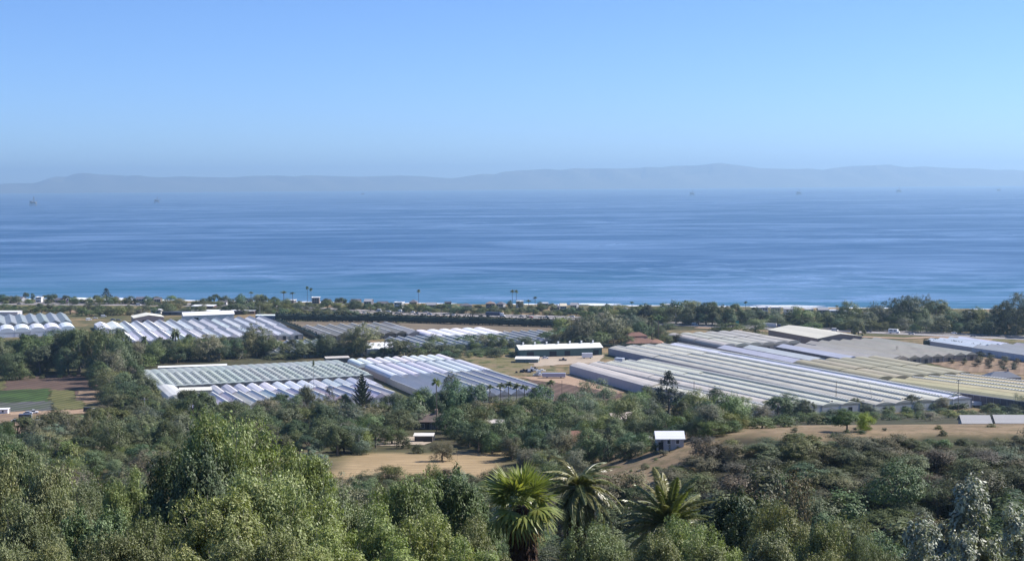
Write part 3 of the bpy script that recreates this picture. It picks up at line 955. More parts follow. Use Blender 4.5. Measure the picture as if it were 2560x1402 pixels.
b = spot(2503, 955)
building('house', 'blue-grey roofed farmhouse beside the young orchard at right', 'house', b, 19, 11, 3.4, 2.8, RG - .3, (.35, .35, .36), (.13, .14, .165), kind='hip', wins=(('f', -.4, 1.6, .9, 1.3), ('f', .4, 1.6, .9, 1.3)), chimney=True)
b = spot(337, 886)
building('house', 'brown-roofed cottage in the shade of the left grove', 'house', b, 11, 8, 3.0, 2.4, .1, (.22, .15, .12), (.30, .20, .15), roofmat=TILE, wins=(('f', .2, 1.4, .9, 1.3),))
b = spot(426, 1046)
building('garden_shed', 'white-walled shed at the near end of the lavender greenhouse row', 'shed', b, 12, 6, 3.2, .5, RG - .3, (.72, .70, .66), (.7, .68, .62), kind='shed', doors=(('f', -.3, 1.6, 0, 2.4), ('f', .4, 2.2, 0, 2.4)))
b = spot(6, 1034)
building('site_cabin', 'white farm cabin at the left edge of the dirt track', 'cabin', b, 6, 3, 2.6, .2, .1, (.75, .75, .74), (.8, .8, .8), kind='shed', wins=(('f', .2, 1, 1, 1),))
b = spot(77, 1099)
building('garden_shed', 'small white shed roof among the trees at lower left', 'shed', b, 3.6, 3, 2.4, .5, .2, (.5, .5, .5), (.8, .8, .78))
for px, py, w_, lb in ((835, 1088, 9, 'pale low roof in the grove left of the bright green tree'), (1237, 1080, 6, 'white low roof among the dark trees right of the brown-roofed house')):
    building('garden_shed', lb, 'shed', spot(px, py), w_, 5, 3.6, .4, .05, (.12, .11, .1), (.55, .50, .45), kind='shed')

# farm stand and market roofs near the freeway at the left
for px, py, w_, l_, hw, lb, rc in ((560, 784, 62, 9, 3.2, 'long white-roofed canopy beside the freeway behind the sawtooth greenhouses', (.82, .82, .82)),
                                   (510, 776, 22, 12, 5.0, 'white roadside building with a dark band by the long canopy', (.82, .82, .82)),
                                   (440, 787, 26, 5, 3.0, 'dark low shed behind the transverse white roof', (.06, .07, .09)),
                                   (676, 799, 26, 7, 4.2, 'blue shed with a pale roof at the right end of the sawtooth range', (.72, .78, .82)),
                                   (393, 783, 10, 8, 3.6, 'white cottage behind the cream low-gabled shed', (.82, .8, .76)),
                                   (12, 790, 30, 10, 4.5, 'white box-shaped building at the far left edge beside the grey greenhouse', (.8, .8, .8))):
    building('roadside_shed', lb, 'shed', spot(px, py), w_, l_, hw, .4, -.08, (.10, .16, .26) if 'blue' in lb else (.2, .13, .11) if 'canopy' in lb else (.07, .08, .1) if 'dark low' in lb else (.6, .58, .55), rc, kind='shed',
             doors=(('f', -.4, 2.5, 0, 2.4),), wins=(('f', .3, 2, 1, 1),))

# beach houses along the shore
BH = [(18, 752, 14, 'w', 'g'), (52, 753, 16, 'g', 'd'), (100, 755, 14, 'w', 'w'), (150, 756, 18, 'b', 'd'), (208, 757, 17, 'w', 'w'), (290, 757, 14, 'g', 'd'), (352, 759, 20, 'g', 'd'), (395, 760, 16, 'b', 'd'),
      (505, 762, 22, 'g', 'd'), (560, 762, 18, 'w', 'd'), (610, 762, 14, 'w', 'w'), (652, 762, 16, 'g', 'w'), (727, 758, 22, 'd', 'w'), (790, 758, 18, 'b', 'w'), (818, 760, 16, 'd', 'd'), (848, 764, 18, 'd', 'd'),
      (890, 766, 22, 'b', 'd'), (922, 766, 18, 'd', 'g'), (957, 766, 24, 'd', 'd'), (998, 770, 20, 'w', 'w'), (1034, 769, 18, 'b', 'd'), (1078, 769, 24, 'd', 'g'), (1120, 770, 15, 'b', 'd'), (1165, 771, 28, 'g', 'd'),
      (1226, 772, 22, 'd', 'b'), (1252, 773, 18, 'g', 'd'), (1300, 768, 16, 'w', 'w'), (1360, 772, 20, 'g', 'w'), (1392, 774, 14, 'd', 'd'), (1408, 779, 15, 'c', 'c'), (1436, 776, 16, 'g', 'g'), (1520, 778, 24, 'd', 'g'),
      (1560, 780, 18, 'd', 'd'), (1670, 776, 26, 'w', 'w'), (1718, 774, 20, 'w', 'w'), (1905, 783, 22, 'w', 'w'), (1938, 784, 22, 'c', 'w'), (1975, 787, 30, 'w', 'w'), (2022, 788, 18, 'w', 'w'), (2056, 790, 24, 'd', 'g'),
      (2082, 791, 18, 'w', 'w'), (2108, 794, 22, 'c', 'w'), (2134, 793, 24, 'd', 'g'), (2170, 793, 16, 'w', 'g'), (2432, 790, 18, 'c', 'w')]
WC = {'w': (.78, .77, .74), 'g': (.30, .30, .31), 'd': (.14, .13, .135), 'b': (.26, .19, .15), 'c': (.66, .58, .42)}
WN = {'w': 'white', 'g': 'grey', 'd': 'dark', 'b': 'brown', 'c': 'cream'}
ORD = ('first second third fourth fifth sixth seventh eighth ninth tenth eleventh twelfth thirteenth fourteenth fifteenth sixteenth seventeenth eighteenth nineteenth twentieth twenty-first twenty-second twenty-third '
       'twenty-fourth twenty-fifth twenty-sixth twenty-seventh twenty-eighth twenty-ninth thirtieth thirty-first thirty-second thirty-third thirty-fourth thirty-fifth thirty-sixth thirty-seventh thirty-eighth').split()
cnt = {}
rr = random.Random(21)
for px, py, wpx, wc, rc in BH:
    b = spot(px, py)
    D = b.y
    w_ = wpx / FOC * D
    cnt[wc + rc] = cnt.get(wc + rc, 0) + 1
    k = sum(1 for q in BH if q[3] + q[4] == wc + rc)
    o = ORD[cnt[wc + rc] - 1] + ' ' if k > 1 else ''
    kind = rr.choice(['gable', 'hip', 'flat', 'gable']) if rc != 'w' else 'flat'
    storey = rr.choice([3.2, 5.6, 6.0]) if px > 680 else rr.choice([3.0, 3.4, 5.2])
    lab = f"{o}{WN[wc]} beach house with {WN[rc]} roof on the shore" + (', counted from the left' if o else '')
    building('beach_house', lab, 'beach house', b, w_, rr.uniform(8, 12), storey, 1.9 if kind != 'flat' else 0, rr.uniform(-.25, .1), WC[wc], WC[rc], kind=kind, group='beach houses along the shore',
             wins=[('f', u, 1.8, z, 1.4) for u in (-.55, 0.05, .6) for z in ((1.0,) if storey < 4 else (.9, 3.6))], doors=(('f', -.25, 1.1, 0, 2.1),))

# ------------------------------------------------------------------ vehicles
PAINTCAR = tinted('car_paint', .3, .5, .03, .5)
TYRE = plain('tyre_rubber', (.02, .02, .02), .8, .2, .1)
LAMP = plain('headlight_glass', (.75, .75, .7), .2, .5, .05)


def car_meshes(kind):
    L, W, H = {'car': (4.5, 1.8, 1.45), 'van': (5.4, 2.0, 2.1), 'pickup': (5.5, 1.95, 1.8)}[kind]
    b = MB()
    b.box(-L / 2, L / 2, -W / 2, W / 2, .32, .62, 0, .05, .03)
    b.box(-L / 2, L / 2, -W / 2, W / 2, .62, .92, 0, .16, .06)
    c = MB()
    if kind == 'car': c.box(-L * .36, L * .2, -W * .45, W * .45, .92, H, 0, .55, .16)
    elif kind == 'van': c.box(-L * .48, L * .3, -W * .47, W * .47, .92, H, 0, .25, .1)
    else: c.box(-L * .1, L * .22, -W * .46, W * .46, .92, H, 0, .35, .12)
    r = MB()
    if kind == 'car': r.box(-L * .36 + .5, L * .2 - .5, -W * .45 + .13, W * .45 - .13, H - .02, H + .05)
    elif kind == 'van': r.box(-L * .48 + .15, L * .3 - .3, -W * .47 + .04, W * .47 - .04, H - .55, H + .06)
    else:
        r.box(-L * .1 + .3, L * .22 - .3, -W * .46 + .1, W * .46 - .1, H - .02, H + .05)
    w = MB()
    for k in (-1, 1): pass
    w.tube([(0, -.11, 0), (0, .11, 0)], [.33, .33], 10)
    h = MB(); h.box(-.04, .04, -.18, .18, -.08, .08)
    return dict(body=b.mesh('car_body', PAINTCAR), cabin=c.mesh('car_cabin', GLASSD), roof=r.mesh('car_roof', PAINTCAR), wheel=w.mesh('car_wheel', TYRE), lamp=h.mesh('car_lamp', LAMP), L=L, W=W)


CM_ = {k: car_meshes(k) for k in ('car', 'van', 'pickup')}
CNAME = {'w': ('white', (.8, .8, .8)), 'k': ('black', (.02, .02, .025)), 'g': ('grey', (.22, .23, .25)), 's': ('silver', (.5, .52, .54)), 'r': ('red', (.35, .03, .025)), 'b': ('blue', (.05, .10, .25))}


def car(px, py, kind, c, label, group, ang=None):
    b = ground(px, py)
    b.z += .25
    k = CM_[kind]
    root = empty({'car': 'car', 'van': 'van', 'pickup': 'pickup_truck'}[kind], b, ang)
    tag(root, label, {'car': 'car', 'van': 'van', 'pickup': 'pickup truck'}[kind], group)
    cc = CNAME[c][1]
    put('body', k['body'], root, cc); put('cabin', k['cabin'], root); put('roof', k['roof'], root, cc)
    for sx in (-1, 1):
        for sy in (-1, 1):
            o = put('wheel', k['wheel'], root); o.location = (sx * k['L'] * .32, sy * (k['W'] / 2 - .1), .33)
    for sy in (-1, 1):
        o = put('headlight', k['lamp'], root); o.location = (k['L'] / 2 - .06, sy * k['W'] * .33, .68)
    return root


def road_dir(px):
    a, b = ground(px - 30, 0) if 0 else None, None


RD = []
for a, b in zip(rp, rp[1:]): RD.append((a.x, b.x, math.atan2(b.y - a.y, b.x - a.x)))


def lane(px, side):
    """a point in a lane of the freeway below image column px"""
    best = None
    for a, b in zip(rp, rp[1:]):
        for i in range(20):
            q = a.lerp(b, i / 20)
            e = abs(proj(q)[0] - px)
            if best is None or e < best[0]:
                d = (b - a).normalized(); best = (e, q, d)
    q, d = best[1], best[2]
    n = Vector((d.y, -d.x, 0)).normalized()
    p = q + n * side
    x, y = proj((p.x, p.y, T(p.x, p.y)))
    return x, y, math.atan2(d.y, d.x) + (0 if side > 0 else PI)


TR = [(60, 12, 'car', 'k'), (118, -8, 'car', 'w'), (242, 8, 'car', 'g'), (290, -12, 'car', 'w'), (357, 12, 'van', 'w'), (430, -9, 'car', 's'), (700, 8, 'car', 'k'), (760, -12, 'car', 'w'),
      (825, 9, 'car', 'k'), (856, 13, 'car', 'g'), (895, 12, 'car', 'k'), (927, -12, 'van', 'w'), (935, 13, 'car', 'w'), (961, -8, 'car', 'w'), (981, -12, 'van', 'w'), (1000, -9, 'car', 'g'), (1009, 12, 'car', 'k'), (1021, -8, 'car', 'w'),
      (1049, -11, 'car', 'g'), (1053, 9, 'pickup', 'k'), (1082, 8, 'car', 'b'), (1150, 12, 'car', 's'), (1315, 9, 'car', 'k'), (1336, 12, 'car', 'r'), (1375, 8, 'pickup', 'k'), (1420, -10, 'car', 's'), (1640, 9, 'car', 'g'), (1750, 8, 'van', 'w'),
      (1793, -9, 'car', 'k'), (2042, 8, 'pickup', 's'), (2104, 12, 'van', 'w'), (2180, 9, 'car', 'k'), (2293, 12, 'car', 's'), (2380, -9, 'car', 'w'), (2440, 9, 'car', 'g')]
KN = {'car': 'car', 'van': 'van', 'pickup': 'pickup'}
seen = {}
for px, side, kind, c in TR:
    key = (kind, c)
    n = sum(1 for q in TR if (q[2], q[3]) == key)
    seen[key] = seen.get(key, 0) + 1
    o = f"{ORD[seen[key] - 1]} {CNAME[c][0]} {KN[kind]} from the left driving on the freeway" if n > 1 else f"the only {CNAME[c][0]} {KN[kind]} driving on the freeway"
    x, y, a = lane(px, side)
    car(x, y, kind, c, o, 'cars driving on the freeway', a)


def truck(px, side, lab, cabc, boxc, Lb):
    x, y, a = lane(px, side)
    b = ground(x, y); b.z += .25
    root = empty('truck', b, a)
    tag(root, lab, 'truck')
    m = MB(); m.box(-Lb / 2 - 2, Lb / 2 - 2, -1.3, 1.3, 1.25, 4.1); m.box(-Lb / 2 - 2, Lb / 2 - 2, -.5, .5, .95, 1.25)
    m.build('trailer', PAINTCAR, root, color=boxc)
    m = MB(); m.box(Lb / 2 - 1.4, Lb / 2 + 1.6, -1.25, 1.25, .9, 3.6, 0, .15, .1); m.box(Lb / 2 + 1.6, Lb / 2 + 3.0, -1.15, 1.15, .7, 1.9, 0, .1, .1)
    cb = m.build('cab', PAINTCAR, root, color=cabc)
    m = MB(); m.box(Lb / 2 + 1.5, Lb / 2 + 1.62, -1.0, 1.0, 2.2, 3.1); m.build('windscreen', GLASSD, cb)
    for qx in (-Lb / 2 - .8, -Lb / 2 + .5, Lb / 2 - 1.0, Lb / 2 + 2.0):
        for sy in (-1, 1):
            m = MB(); m.tube([(qx, sy * 1.1 - .2, .5), (qx, sy * 1.1 + .2, .5)], [.5, .5], 10); m.build('wheel', TYRE, root)


truck(1253, 13, 'white-cabbed truck with a dark box trailer on the freeway', (.7, .7, .72), (.06, .07, .13), 14)
truck(1932, 10, 'truck with a long grey trailer and dark cab behind the brown warehouse', (.05, .06, .12), (.5, .51, .53), 14)
x, y, a = lane(2245, 9)
b = ground(x, y); b.z += .25
root = empty('motorhome', b, a); tag(root, 'white motorhome on the freeway in front of the green trees', 'motorhome')
m = MB(); m.box(-4.5, 3, -1.25, 1.25, .6, 3.3, 0, .1, .08); m.box(3, 4.4, -1.1, 1.1, .6, 1.7, 0, .2, .1); m.build('body', PAINTCAR, root, color=(.82, .82, .8))
m = MB(); m.box(-3.5, -1, -1.32, -1.26, 1.8, 2.6); m.build('window', GLASSD, root)
m = MB(); m.box(0, 1.8, -1.32, -1.26, 1.8, 2.6); m.build('window', GLASSD, root)
for qx in (-3, 2.6):
    for sy in (-1, 1):
        m = MB(); m.tube([(qx, sy * 1.05 - .15, .42), (qx, sy * 1.05 + .15, .42)], [.42, .42], 10); m.build('wheel', TYRE, root)

for px, py, kind, c, ang, lab in (
        (1363, 897, 'car', 'w', .2, 'white car parked in front of the green packing shed'), (1407, 902, 'pickup', 'k', -.1, 'dark pickup parked on the gravel yard'),
        (82, 1034, 'pickup', 'w', .3, 'white pickup parked on the dirt track below the crop beds'), (70, 1036, 'car', 's', .1, 'silver car parked behind the white pickup on the dirt track'),
        (222, 1029, 'van', 'k', .2, 'dark van parked at the right end of the dirt track'), (236, 1028, 'car', 'w', .1, 'white car parked beside the dark van'),
        (92, 1053, 'pickup', 'w', .15, 'white flatbed pickup on the tan dirt yard'), (40, 1056, 'car', 's', 0, 'silver car on the tan dirt yard beside the dark box truck'),
        (222, 801, 'van', 'w', .6, 'white van in the lot left of the sawtooth greenhouses'), (238, 797, 'car', 'w', .2, 'white car in the lot left of the sawtooth greenhouses'),
        (259, 793, 'van', 'w', .4, 'white van parked behind the little two-peaked greenhouse'), (282, 801, 'car', 'b', .1, 'blue car behind the two-peaked greenhouse'), (296, 802, 'car', 'g', .1, 'grey car behind the two-peaked greenhouse'),
        (827, 795, 'van', 'w', 0, 'left of two white vans by the dark hedge'), (837, 795, 'van', 'w', .1, 'right of two white vans by the dark hedge'),
        (98, 766, 'van', 'w', .1, 'white box van on the frontage strip at far left'), (116, 775, 'van', 'w', .2, 'white van by the far left scrub strip'),
        (1782, 869, 'van', 'w', -1.0, 'white van between the arched and bluish greenhouses')):
    car(px, py, kind, c, lab, None, ang)

# box truck on the dirt yard, white trailer at the green shed, trailers and scrap by the ploughed field
def boxthing(name, lab, cat, px, py, w, l, h, c, ang, wheels=True, z0=.7):
    b = ground(px, py); b.z += .2
    root = empty(name, b, ang); tag(root, lab, cat)
    m = MB(); m.box(-w / 2, w / 2, -l / 2, l / 2, z0, h); m.box(-w / 2 - .03, w / 2 + .03, -l / 2 - .03, l / 2 + .03, h - .15, h + .02); m.build('body', PAINTCAR, root, color=c)
    m = MB(); m.box(w / 2 + .0, w / 2 + .06, -l * .4, l * .4, z0 + .1, h - .25); m.build('door', GUTM, root)
    if wheels:
        for sx in (-.3, .3):
            for sy in (-1, 1):
                m = MB(); m.tube([(w * sx, sy * (l / 2 - .3) - .15, .4), (w * sx, sy * (l / 2 - .3) + .15, .4)], [.4, .4], 10); m.build('wheel', TYRE, root)


boxthing('box_truck', 'dark box truck standing on the tan dirt yard', 'truck', 64, 1052, 6, 2.4, 3.2, (.05, .06, .09), .1)
boxthing('trailer', 'white box trailer backed up to the green packing shed', 'trailer', 1468, 896, 7.2, 2.5, 3.6, (.72, .72, .75), .05)
boxthing('trailer', 'long grey tarpaulin-covered trailer at the end of the scrap heap', 'trailer', 1385, 945, 14, 3, 3.0, (.36, .36, .44), -.1)
boxthing('tank', 'white covered trailer beside the cream greenhouse wall', 'trailer', 1549, 907, 6, 3, 3.2, (.62, .66, .72), -.6)
boxthing('trailer', 'white tank trailer at the foot of the yellowish greenhouse', 'trailer', 2444, 1016, 7.5, 2.2, 2.4, (.82, .82, .82), .05)
for px, py, w_, h_, lab in ((1318, 930, 9, 2.6, 'dark tangled scrap heap at the edge of the yard'), (1338, 927, 10, 3.4, 'tall dark scrap heap with pale sheets by the yard'), (1352, 939, 7, 2.2, 'pale scrap heap beside the tarpaulin-covered trailer')):
    b = ground(px, py)
    root = empty('scrap_heap', b); tag(root, lab, 'scrap heap', 'scrap heaps by the yard')
    m = MB()
    rr = random.Random(px)
    for i in range(26):
        x, y, z = rr.gauss(0, w_ * .25), rr.gauss(0, 2), abs(rr.gauss(0, h_ * .4))
        s = rr.uniform(.4, 1.5)
        m.box(x - s, x + s, y - s * .6, y + s * .6, max(0, z - s * .5) * .6, z + s * .4, rr.choice([0, 0, 1, 2] if 'pale' not in lab else [0, 1, 2, 2]), rr.uniform(0, s * .6), rr.uniform(0, s * .3))
    m.build('scrap_pile', [DARKM, GUTM, WHITEM], root)

# ------------------------------------------------------------------ poles, flag, sign, platforms
WOODP = plain('weathered_pole_wood', (.20, .165, .13), .85, .15, .2)
STEEL = plain('galvanised_pole', (.52, .50, .45), .5, .4, .1)
for px, pb, pt, D, nar, lab, pale in ((363, 1078, 992, None, 1, 'pale utility pole among the dark trees left of the hoop house', 1), (2090, 1030, 951, None, 0, 'dark utility pole in front of the cream greenhouses', 0),
                                  (2395, 1030, 947, None, 1, 'dark utility pole in front of the yellowish vented greenhouses', 0), (1735, 1000, 951, None, 0, 'dark utility pole right of the conifer', 0),
                                  (2242, 895, 864, None, 2, 'utility pole with crossarms beside the beige zigzag greenhouses', 0), (834, 1000, 966, None, 1, 'utility pole in front of the white gabled greenhouse row', 0),
                                  (906, 925, 902, None, 1, 'short utility pole beside the white arched greenhouse', 0), (993, 935, 915, None, 0, 'thin white pole between the arched greenhouse spans', 1),
                                  (1405, 985, 950, None, 0, 'thin pole at the edge of the ploughed field', 0), (650, 792, 762, None, 0, 'pale lamp pole behind the sawtooth greenhouses', 1)):
    b = ground(px, pb) if D is None else at(px, pb, D)
    h = (pb - pt) / FOC * b.y
    if D: b.z = at(px, pt, D).z - 12; h = 12
    root = empty('utility_pole', b, .4); tag(root, lab, 'utility pole')
    m = MB(); m.tube([(0, 0, -1), (0, 0, h)], [.19, .13], 7); m.build('pole', STEEL if pale else WOODP, root)
    for i in range(nar):
        m = MB(); m.box(-1.2, 1.2, -.22, -.1, h - .8 - i * 1.1, h - .6 - i * 1.1); ar = m.build('crossarm', WOODP, root)
        for q in (-1.05, -.4, .4, 1.05):
            mm = MB(); mm.tube([(q, -.16, h - .6 - i * 1.1), (q, -.16, h - .38 - i * 1.1)], [.06, .05], 6); mm.build('insulator', GUTM, ar)
# curved lamp pole by the cream greenhouses
b = ground(2178, 1028); h = 78 / FOC * b.y
root = empty('lamp_pole', b, 0); tag(root, 'tall curved-arm lamp pole leaning over the cream greenhouses', 'lamp pole')
m = MB(); m.tube([(0, 0, -1), (0, 0, h * .5), (-.5, 0, h * .8), (-1.8, 0, h * .95), (-4.2, 0, h), (-6.5, 0, h * .97)], [.16, .13, .11, .09, .07, .06], 7); m.build('pole', STEEL, root)
m = MB(); m.box(-7.4, -6.4, -.18, .18, h * .965 - .12, h * .97 + .08); m.build('lamp_head', GUTM, root)
# flag
b = ground(172, 781); h = 36 / FOC * b.y
root = empty('flagpole', b, 0); tag(root, 'flagpole with striped flag beside the far left freeway strip', 'flagpole')
m = MB(); m.tube([(0, 0, -1), (0, 0, h)], [.13, .07], 7); m.build('pole', WHITEM, root)
m = MB()
fr_, fw_ = plain('flag_red', (.5, .05, .06), .8, .1, .05), plain('flag_blue', (.03, .05, .22), .8, .1, .05)
nx_ = 10
def fp(i, k): return (-.1 - 4.6 * i / nx_ * .55, .35 * math.sin(i * .9), h - .2 - 2.9 * k / 13 - i / nx_ * 2.2)
for k in range(13):
    for i in range(nx_):
        mi = 2 if (k < 7 and i < 4) else (k % 2 == 1)
        m.face([fp(i, k), fp(i + 1, k), fp(i + 1, k + 1), fp(i, k + 1)], int(mi))
m.build('flag', [fr_, WHITEM, fw_], root)
# road sign
b = ground(1843, 826)
root = empty('road_sign', b, 0); tag(root, 'teal-backed freeway sign standing above the round green bush', 'sign')
SIGN = plain('sign_green', (.05, .30, .24), .5, .3, .05)
hh = 24 / FOC * b.y
for s in (-1, 1):
    m = MB(); m.tube([(s * .9, 0, -.5), (s * .9, 0, hh)], [.09, .09], 6); m.build('post', STEEL, root)
m = MB(); m.box(-1.4, 1.4, -.16, -.1, hh - 4.6, hh); m.build('sign_board', SIGN, root)

STEELB = plain('platform_steel', (.26, .24, .23), .7, .3, .2, .02)
for px, py, Dk, lab, sc_ in ((83, 515, 10500, 'oil platform with tall derrick nearest the left edge of the sea', 1.15), (392, 508, 12000, 'oil platform second from the left on the sea', .95), (907, 488, 19000, 'faint small oil platform left of the middle of the horizon', .9),
                             (1730, 490, 15000, 'boxy oil platform below the highest island peak', 1.15), (1997, 488, 15000, 'oil platform between two others on the right half of the sea', 1.1),
                             (2247, 483, 17000, 'oil platform with high mast near the right', 1.15), (2497, 480, 17000, 'oil platform nearest the right edge of the sea', 1.0)):
    d = ray(px, py); q = CAM + d * (-130 / d.z)
    root = empty('oil_platform', q, R.uniform(-.5, .5)); root.scale = (sc_ * .85,) * 3
    tag(root, lab, 'oil platform', 'oil platforms offshore')
    m = MB()
    for sx in (-1, 1):
        for sy in (-1, 1):
            m.tube([(sx * 24, sy * 15, -3), (sx * 20, sy * 12, 18)], [1.6, 1.4], 6)
    for s in (-1, 1):
        m.tube([(-24, s * 15, 0), (20, s * 12, 18)], [.7, .7], 5); m.tube([(24, s * 15, 0), (-20, s * 12, 18)], [.7, .7], 5)
    m.build('jacket', STEELB, root)
    m = MB(); m.box(-26, 26, -17, 17, 18, 21); m.box(-24, 24, -15, 15, 28, 31); m.box(-18, 4, -12, 10, 21, 28); m.box(6, 20, -10, 12, 21, 28); m.box(-22, -8, -12, 12, 31, 38)
    m.build('deck', STEELB, root)
    m = MB()
    for sx in (-1, 1):
        for sy in (-1, 1): m.tube([(6 + sx * 5, sy * 5, 31), (6 + sx * 1.2, sy * 1.2, 72)], [.9, .6], 5)
    for z in (40, 50, 60): m.box(6 - 3.6, 6 + 3.6, -3.6, 3.6, z, z + .8)
    m.build('derrick', STEELB, root)
    m = MB(); m.tube([(20, 0, 30), (40, 0, 52)], [1.1, .6], 5); m.build('flare_boom', STEELB, root)
    m = MB(); m.tube([(-22, 8, 31), (-34, 12, 50)], [1.0, .6], 5); m.build('crane', STEELB, root)

# ------------------------------------------------------------------ trees: crowns are clouds of leaf faces on limbs
def leaf_mesh(name, mat, pos, nrm, ln, wd, rng, tangent=None):
    n = len(pos)
    nrm = nrm / (np.linalg.norm(nrm, axis=1, keepdims=True) + 1e-9)
    t = rng.normal(size=(n, 3)) if tangent is None else tangent + rng.normal(size=(n, 3)) * .25
    t -= nrm * (t * nrm).sum(1, keepdims=True)
    t /= np.linalg.norm(t, axis=1, keepdims=True) + 1e-9
    b = np.cross(nrm, t)
    l = (ln * (.6 + .8 * rng.random(n)))[:, None]
    w_ = (wd * (.6 + .8 * rng.random(n)))[:, None]
    v = np.empty((n, 4, 3))
    v[:, 0] = pos - t * l / 2
    v[:, 1] = pos + b * w_ / 2 + t * l * .08
    v[:, 2] = pos + t * l / 2
    v[:, 3] = pos - b * w_ / 2 + t * l * .08
    me = bpy.data.meshes.new(name)
    me.vertices.add(n * 4)
    me.vertices.foreach_set('co', v.reshape(-1))
    me.loops.add(n * 4)
    me.loops.foreach_set('vertex_index', np.arange(n * 4, dtype=np.int32))
    me.polygons.add(n)
    me.polygons.foreach_set('loop_start', np.arange(0, n * 4, 4, dtype=np.int32))
    me.materials.append(mat)
    me.update(calc_edges=True)
    return me


def crown_centres(kind, rng, n):
    """clump centres in a unit tree (height 1, width 1)"""
    d = rng.normal(size=(n, 3)); d /= np.linalg.norm(d, axis=1, keepdims=True)
    if kind == 'round':
        d[:, 2] = np.abs(d[:, 2]) * 1.25 - .55
        r = .62 + .38 * rng.random(n) ** .5
        c = d * r[:, None] * np.array([.44, .44, .46]) + np.array([0, 0, .50])
    elif kind == 'oval':
        r = .6 + .4 * rng.random(n) ** .5
        c = d * r[:, None] * np.array([.36, .36, .46]) + np.array([0, 0, .5])
        c[:, 0] += .07 * np.sin(c[:, 2] * 9 + rng.random() * 6); c[:, 1] += .07 * np.cos(c[:, 2] * 8 + rng.random() * 6)
        c[:, :2] *= (1.12 - .45 * np.clip(c[:, 2:3] - .5, 0, 1))
    elif kind == 'lobed':
        k = 6
        an = rng.random(k) * 2 * PI
        rd = rng.uniform(.08, .34, k)
        hz = rng.uniform(.28, .78, k) * (1 - .5 * rd)
        sz = rng.uniform(.13, .26, k)
        i = rng.integers(0, k, n)
        r = rng.random(n) ** .35
        dd = d.copy(); dd[:, 2] = dd[:, 2] * .8
        c = np.stack([rd[i] * np.cos(an[i]), rd[i] * np.sin(an[i]), hz[i]], 1) + dd * (r * sz[i])[:, None]
        lw = rng.random(n) < .25
        c[lw, 2] *= rng.random(lw.sum()) * .9
    elif kind == 'tall':
        r = .35 + .65 * rng.random(n) ** .5
        c = d * r[:, None] * np.array([.36, .36, .40]) + np.array([0, 0, .58])
        lob = rng.integers(0, 5, n)
        off = np.array([[0, 0, .02], [.16, .05, .0], [-.17, .02, -.1], [.03, -.15, -.2], [-.05, .16, -.06]])
        c += off[lob] * 1.0
    elif kind == 'bush':
        d[:, 2] = np.abs(d[:, 2])
        r = .55 + .45 * rng.random(n) ** .5
        c = d * r[:, None] * np.array([.42, .42, .78]) + np.array([0, 0, .08])
    elif kind == 'cone':
        h = rng.random(n) ** 1.4
        a = rng.random(n) * 2 * PI
        tier = .78 + .22 * np.cos(h * 48)
        r = (1 - h) ** .85 * .46 * tier * (.55 + .45 * rng.random(n) ** .5)
        c = np.stack([r * np.cos(a), r * np.sin(a), .06 + h * .9 - r * .12], 1)
    elif kind in ('billow', 'sprays'):      # lumps of foliage with dark gaps between them
        k = 11 if kind == 'billow' else 26
        L = rng.normal(size=(k, 3)); L /= np.linalg.norm(L, axis=1, keepdims=True)
        L[:, 2] = np.abs(L[:, 2]) * 1.25 - .35
        if kind == 'billow':
            cc = L * np.array([.31, .31, .30]) * rng.uniform(.75, 1.1, (k, 1)) + np.array([0, 0, .52]); sz = rng.uniform(.15, .24, k)
        else:
            cc = L * np.array([.36, .36, .38]) * rng.uniform(.55, 1.1, (k, 1)) + np.array([0, 0, .50]); sz = rng.uniform(.08, .15, k)
        i = rng.integers(0, k, n)
        fl = (d * L[i]).sum(1) < -.25
        d[fl] *= -1
        c = cc[i] + d * (sz[i] * (.55 + .45 * rng.random(n) ** .5))[:, None] * np.array([1, 1, 1.0 if kind == 'billow' else 1.25])
    elif kind == 'mound':
        k = 16
        a = rng.random(k) * 2 * PI; rd = rng.random(k) ** .6 * .40
        hz = (1 - rd / .46) * .72 + rng.uniform(.05, .2, k)
        hz[0] = .9; rd[0] = .02
        sz = rng.uniform(.10, .17, k)
        i = rng.integers(0, k, n)
        c = np.stack([rd[i] * np.cos(a[i]), rd[i] * np.sin(a[i]), hz[i]], 1) + d * (rng.random(n) ** .4 * sz[i])[:, None]
        lw = rng.random(n) < .3
        c[lw, 2] *= rng.random(lw.sum())
    elif kind == 'pyramid':
        h = rng.random(n) ** 1.15
        k = 9
        la, lr, lh = rng.random(k) * 2 * PI, rng.uniform(0, .36, k), rng.uniform(.55, .95, k)
        lr[0] = 0; lh[0] = 1.0
        i = rng.integers(0, k, n)
        a = rng.random(n) * 2 * PI
        r = (1 - h) ** .8 * .26 * rng.random(n) ** .5 + .01
        c = np.stack([lr[i] * np.cos(la[i]) + r * np.cos(a), lr[i] * np.sin(la[i]) + r * np.sin(a), .04 + h * .92 * lh[i]], 1)
    elif kind == 'column':
        h = rng.random(n)
        a = rng.random(n) * 2 * PI
        r = .42 * np.sin(PI * np.clip(h * .9 + .08, 0, 1)) ** .7 * (.6 + .4 * rng.random(n))
        c = np.stack([r * np.cos(a), r * np.sin(a), .04 + h * .92], 1)
    elif kind == 'spread':       # several leaders, uneven top
        k = 7
        lead = np.stack([rng.uniform(-.3, .3, k), rng.uniform(-.3, .3, k), rng.uniform(.45, .82, k)], 1)
        i = rng.integers(0, k, n)
        r = rng.random(n) ** .45
        c = lead[i] + d * r[:, None] * np.array([.20, .20, .20])
        low = rng.random(n) < .42
        c[low, 2] = rng.uniform(.05, .6, low.sum())
    return c


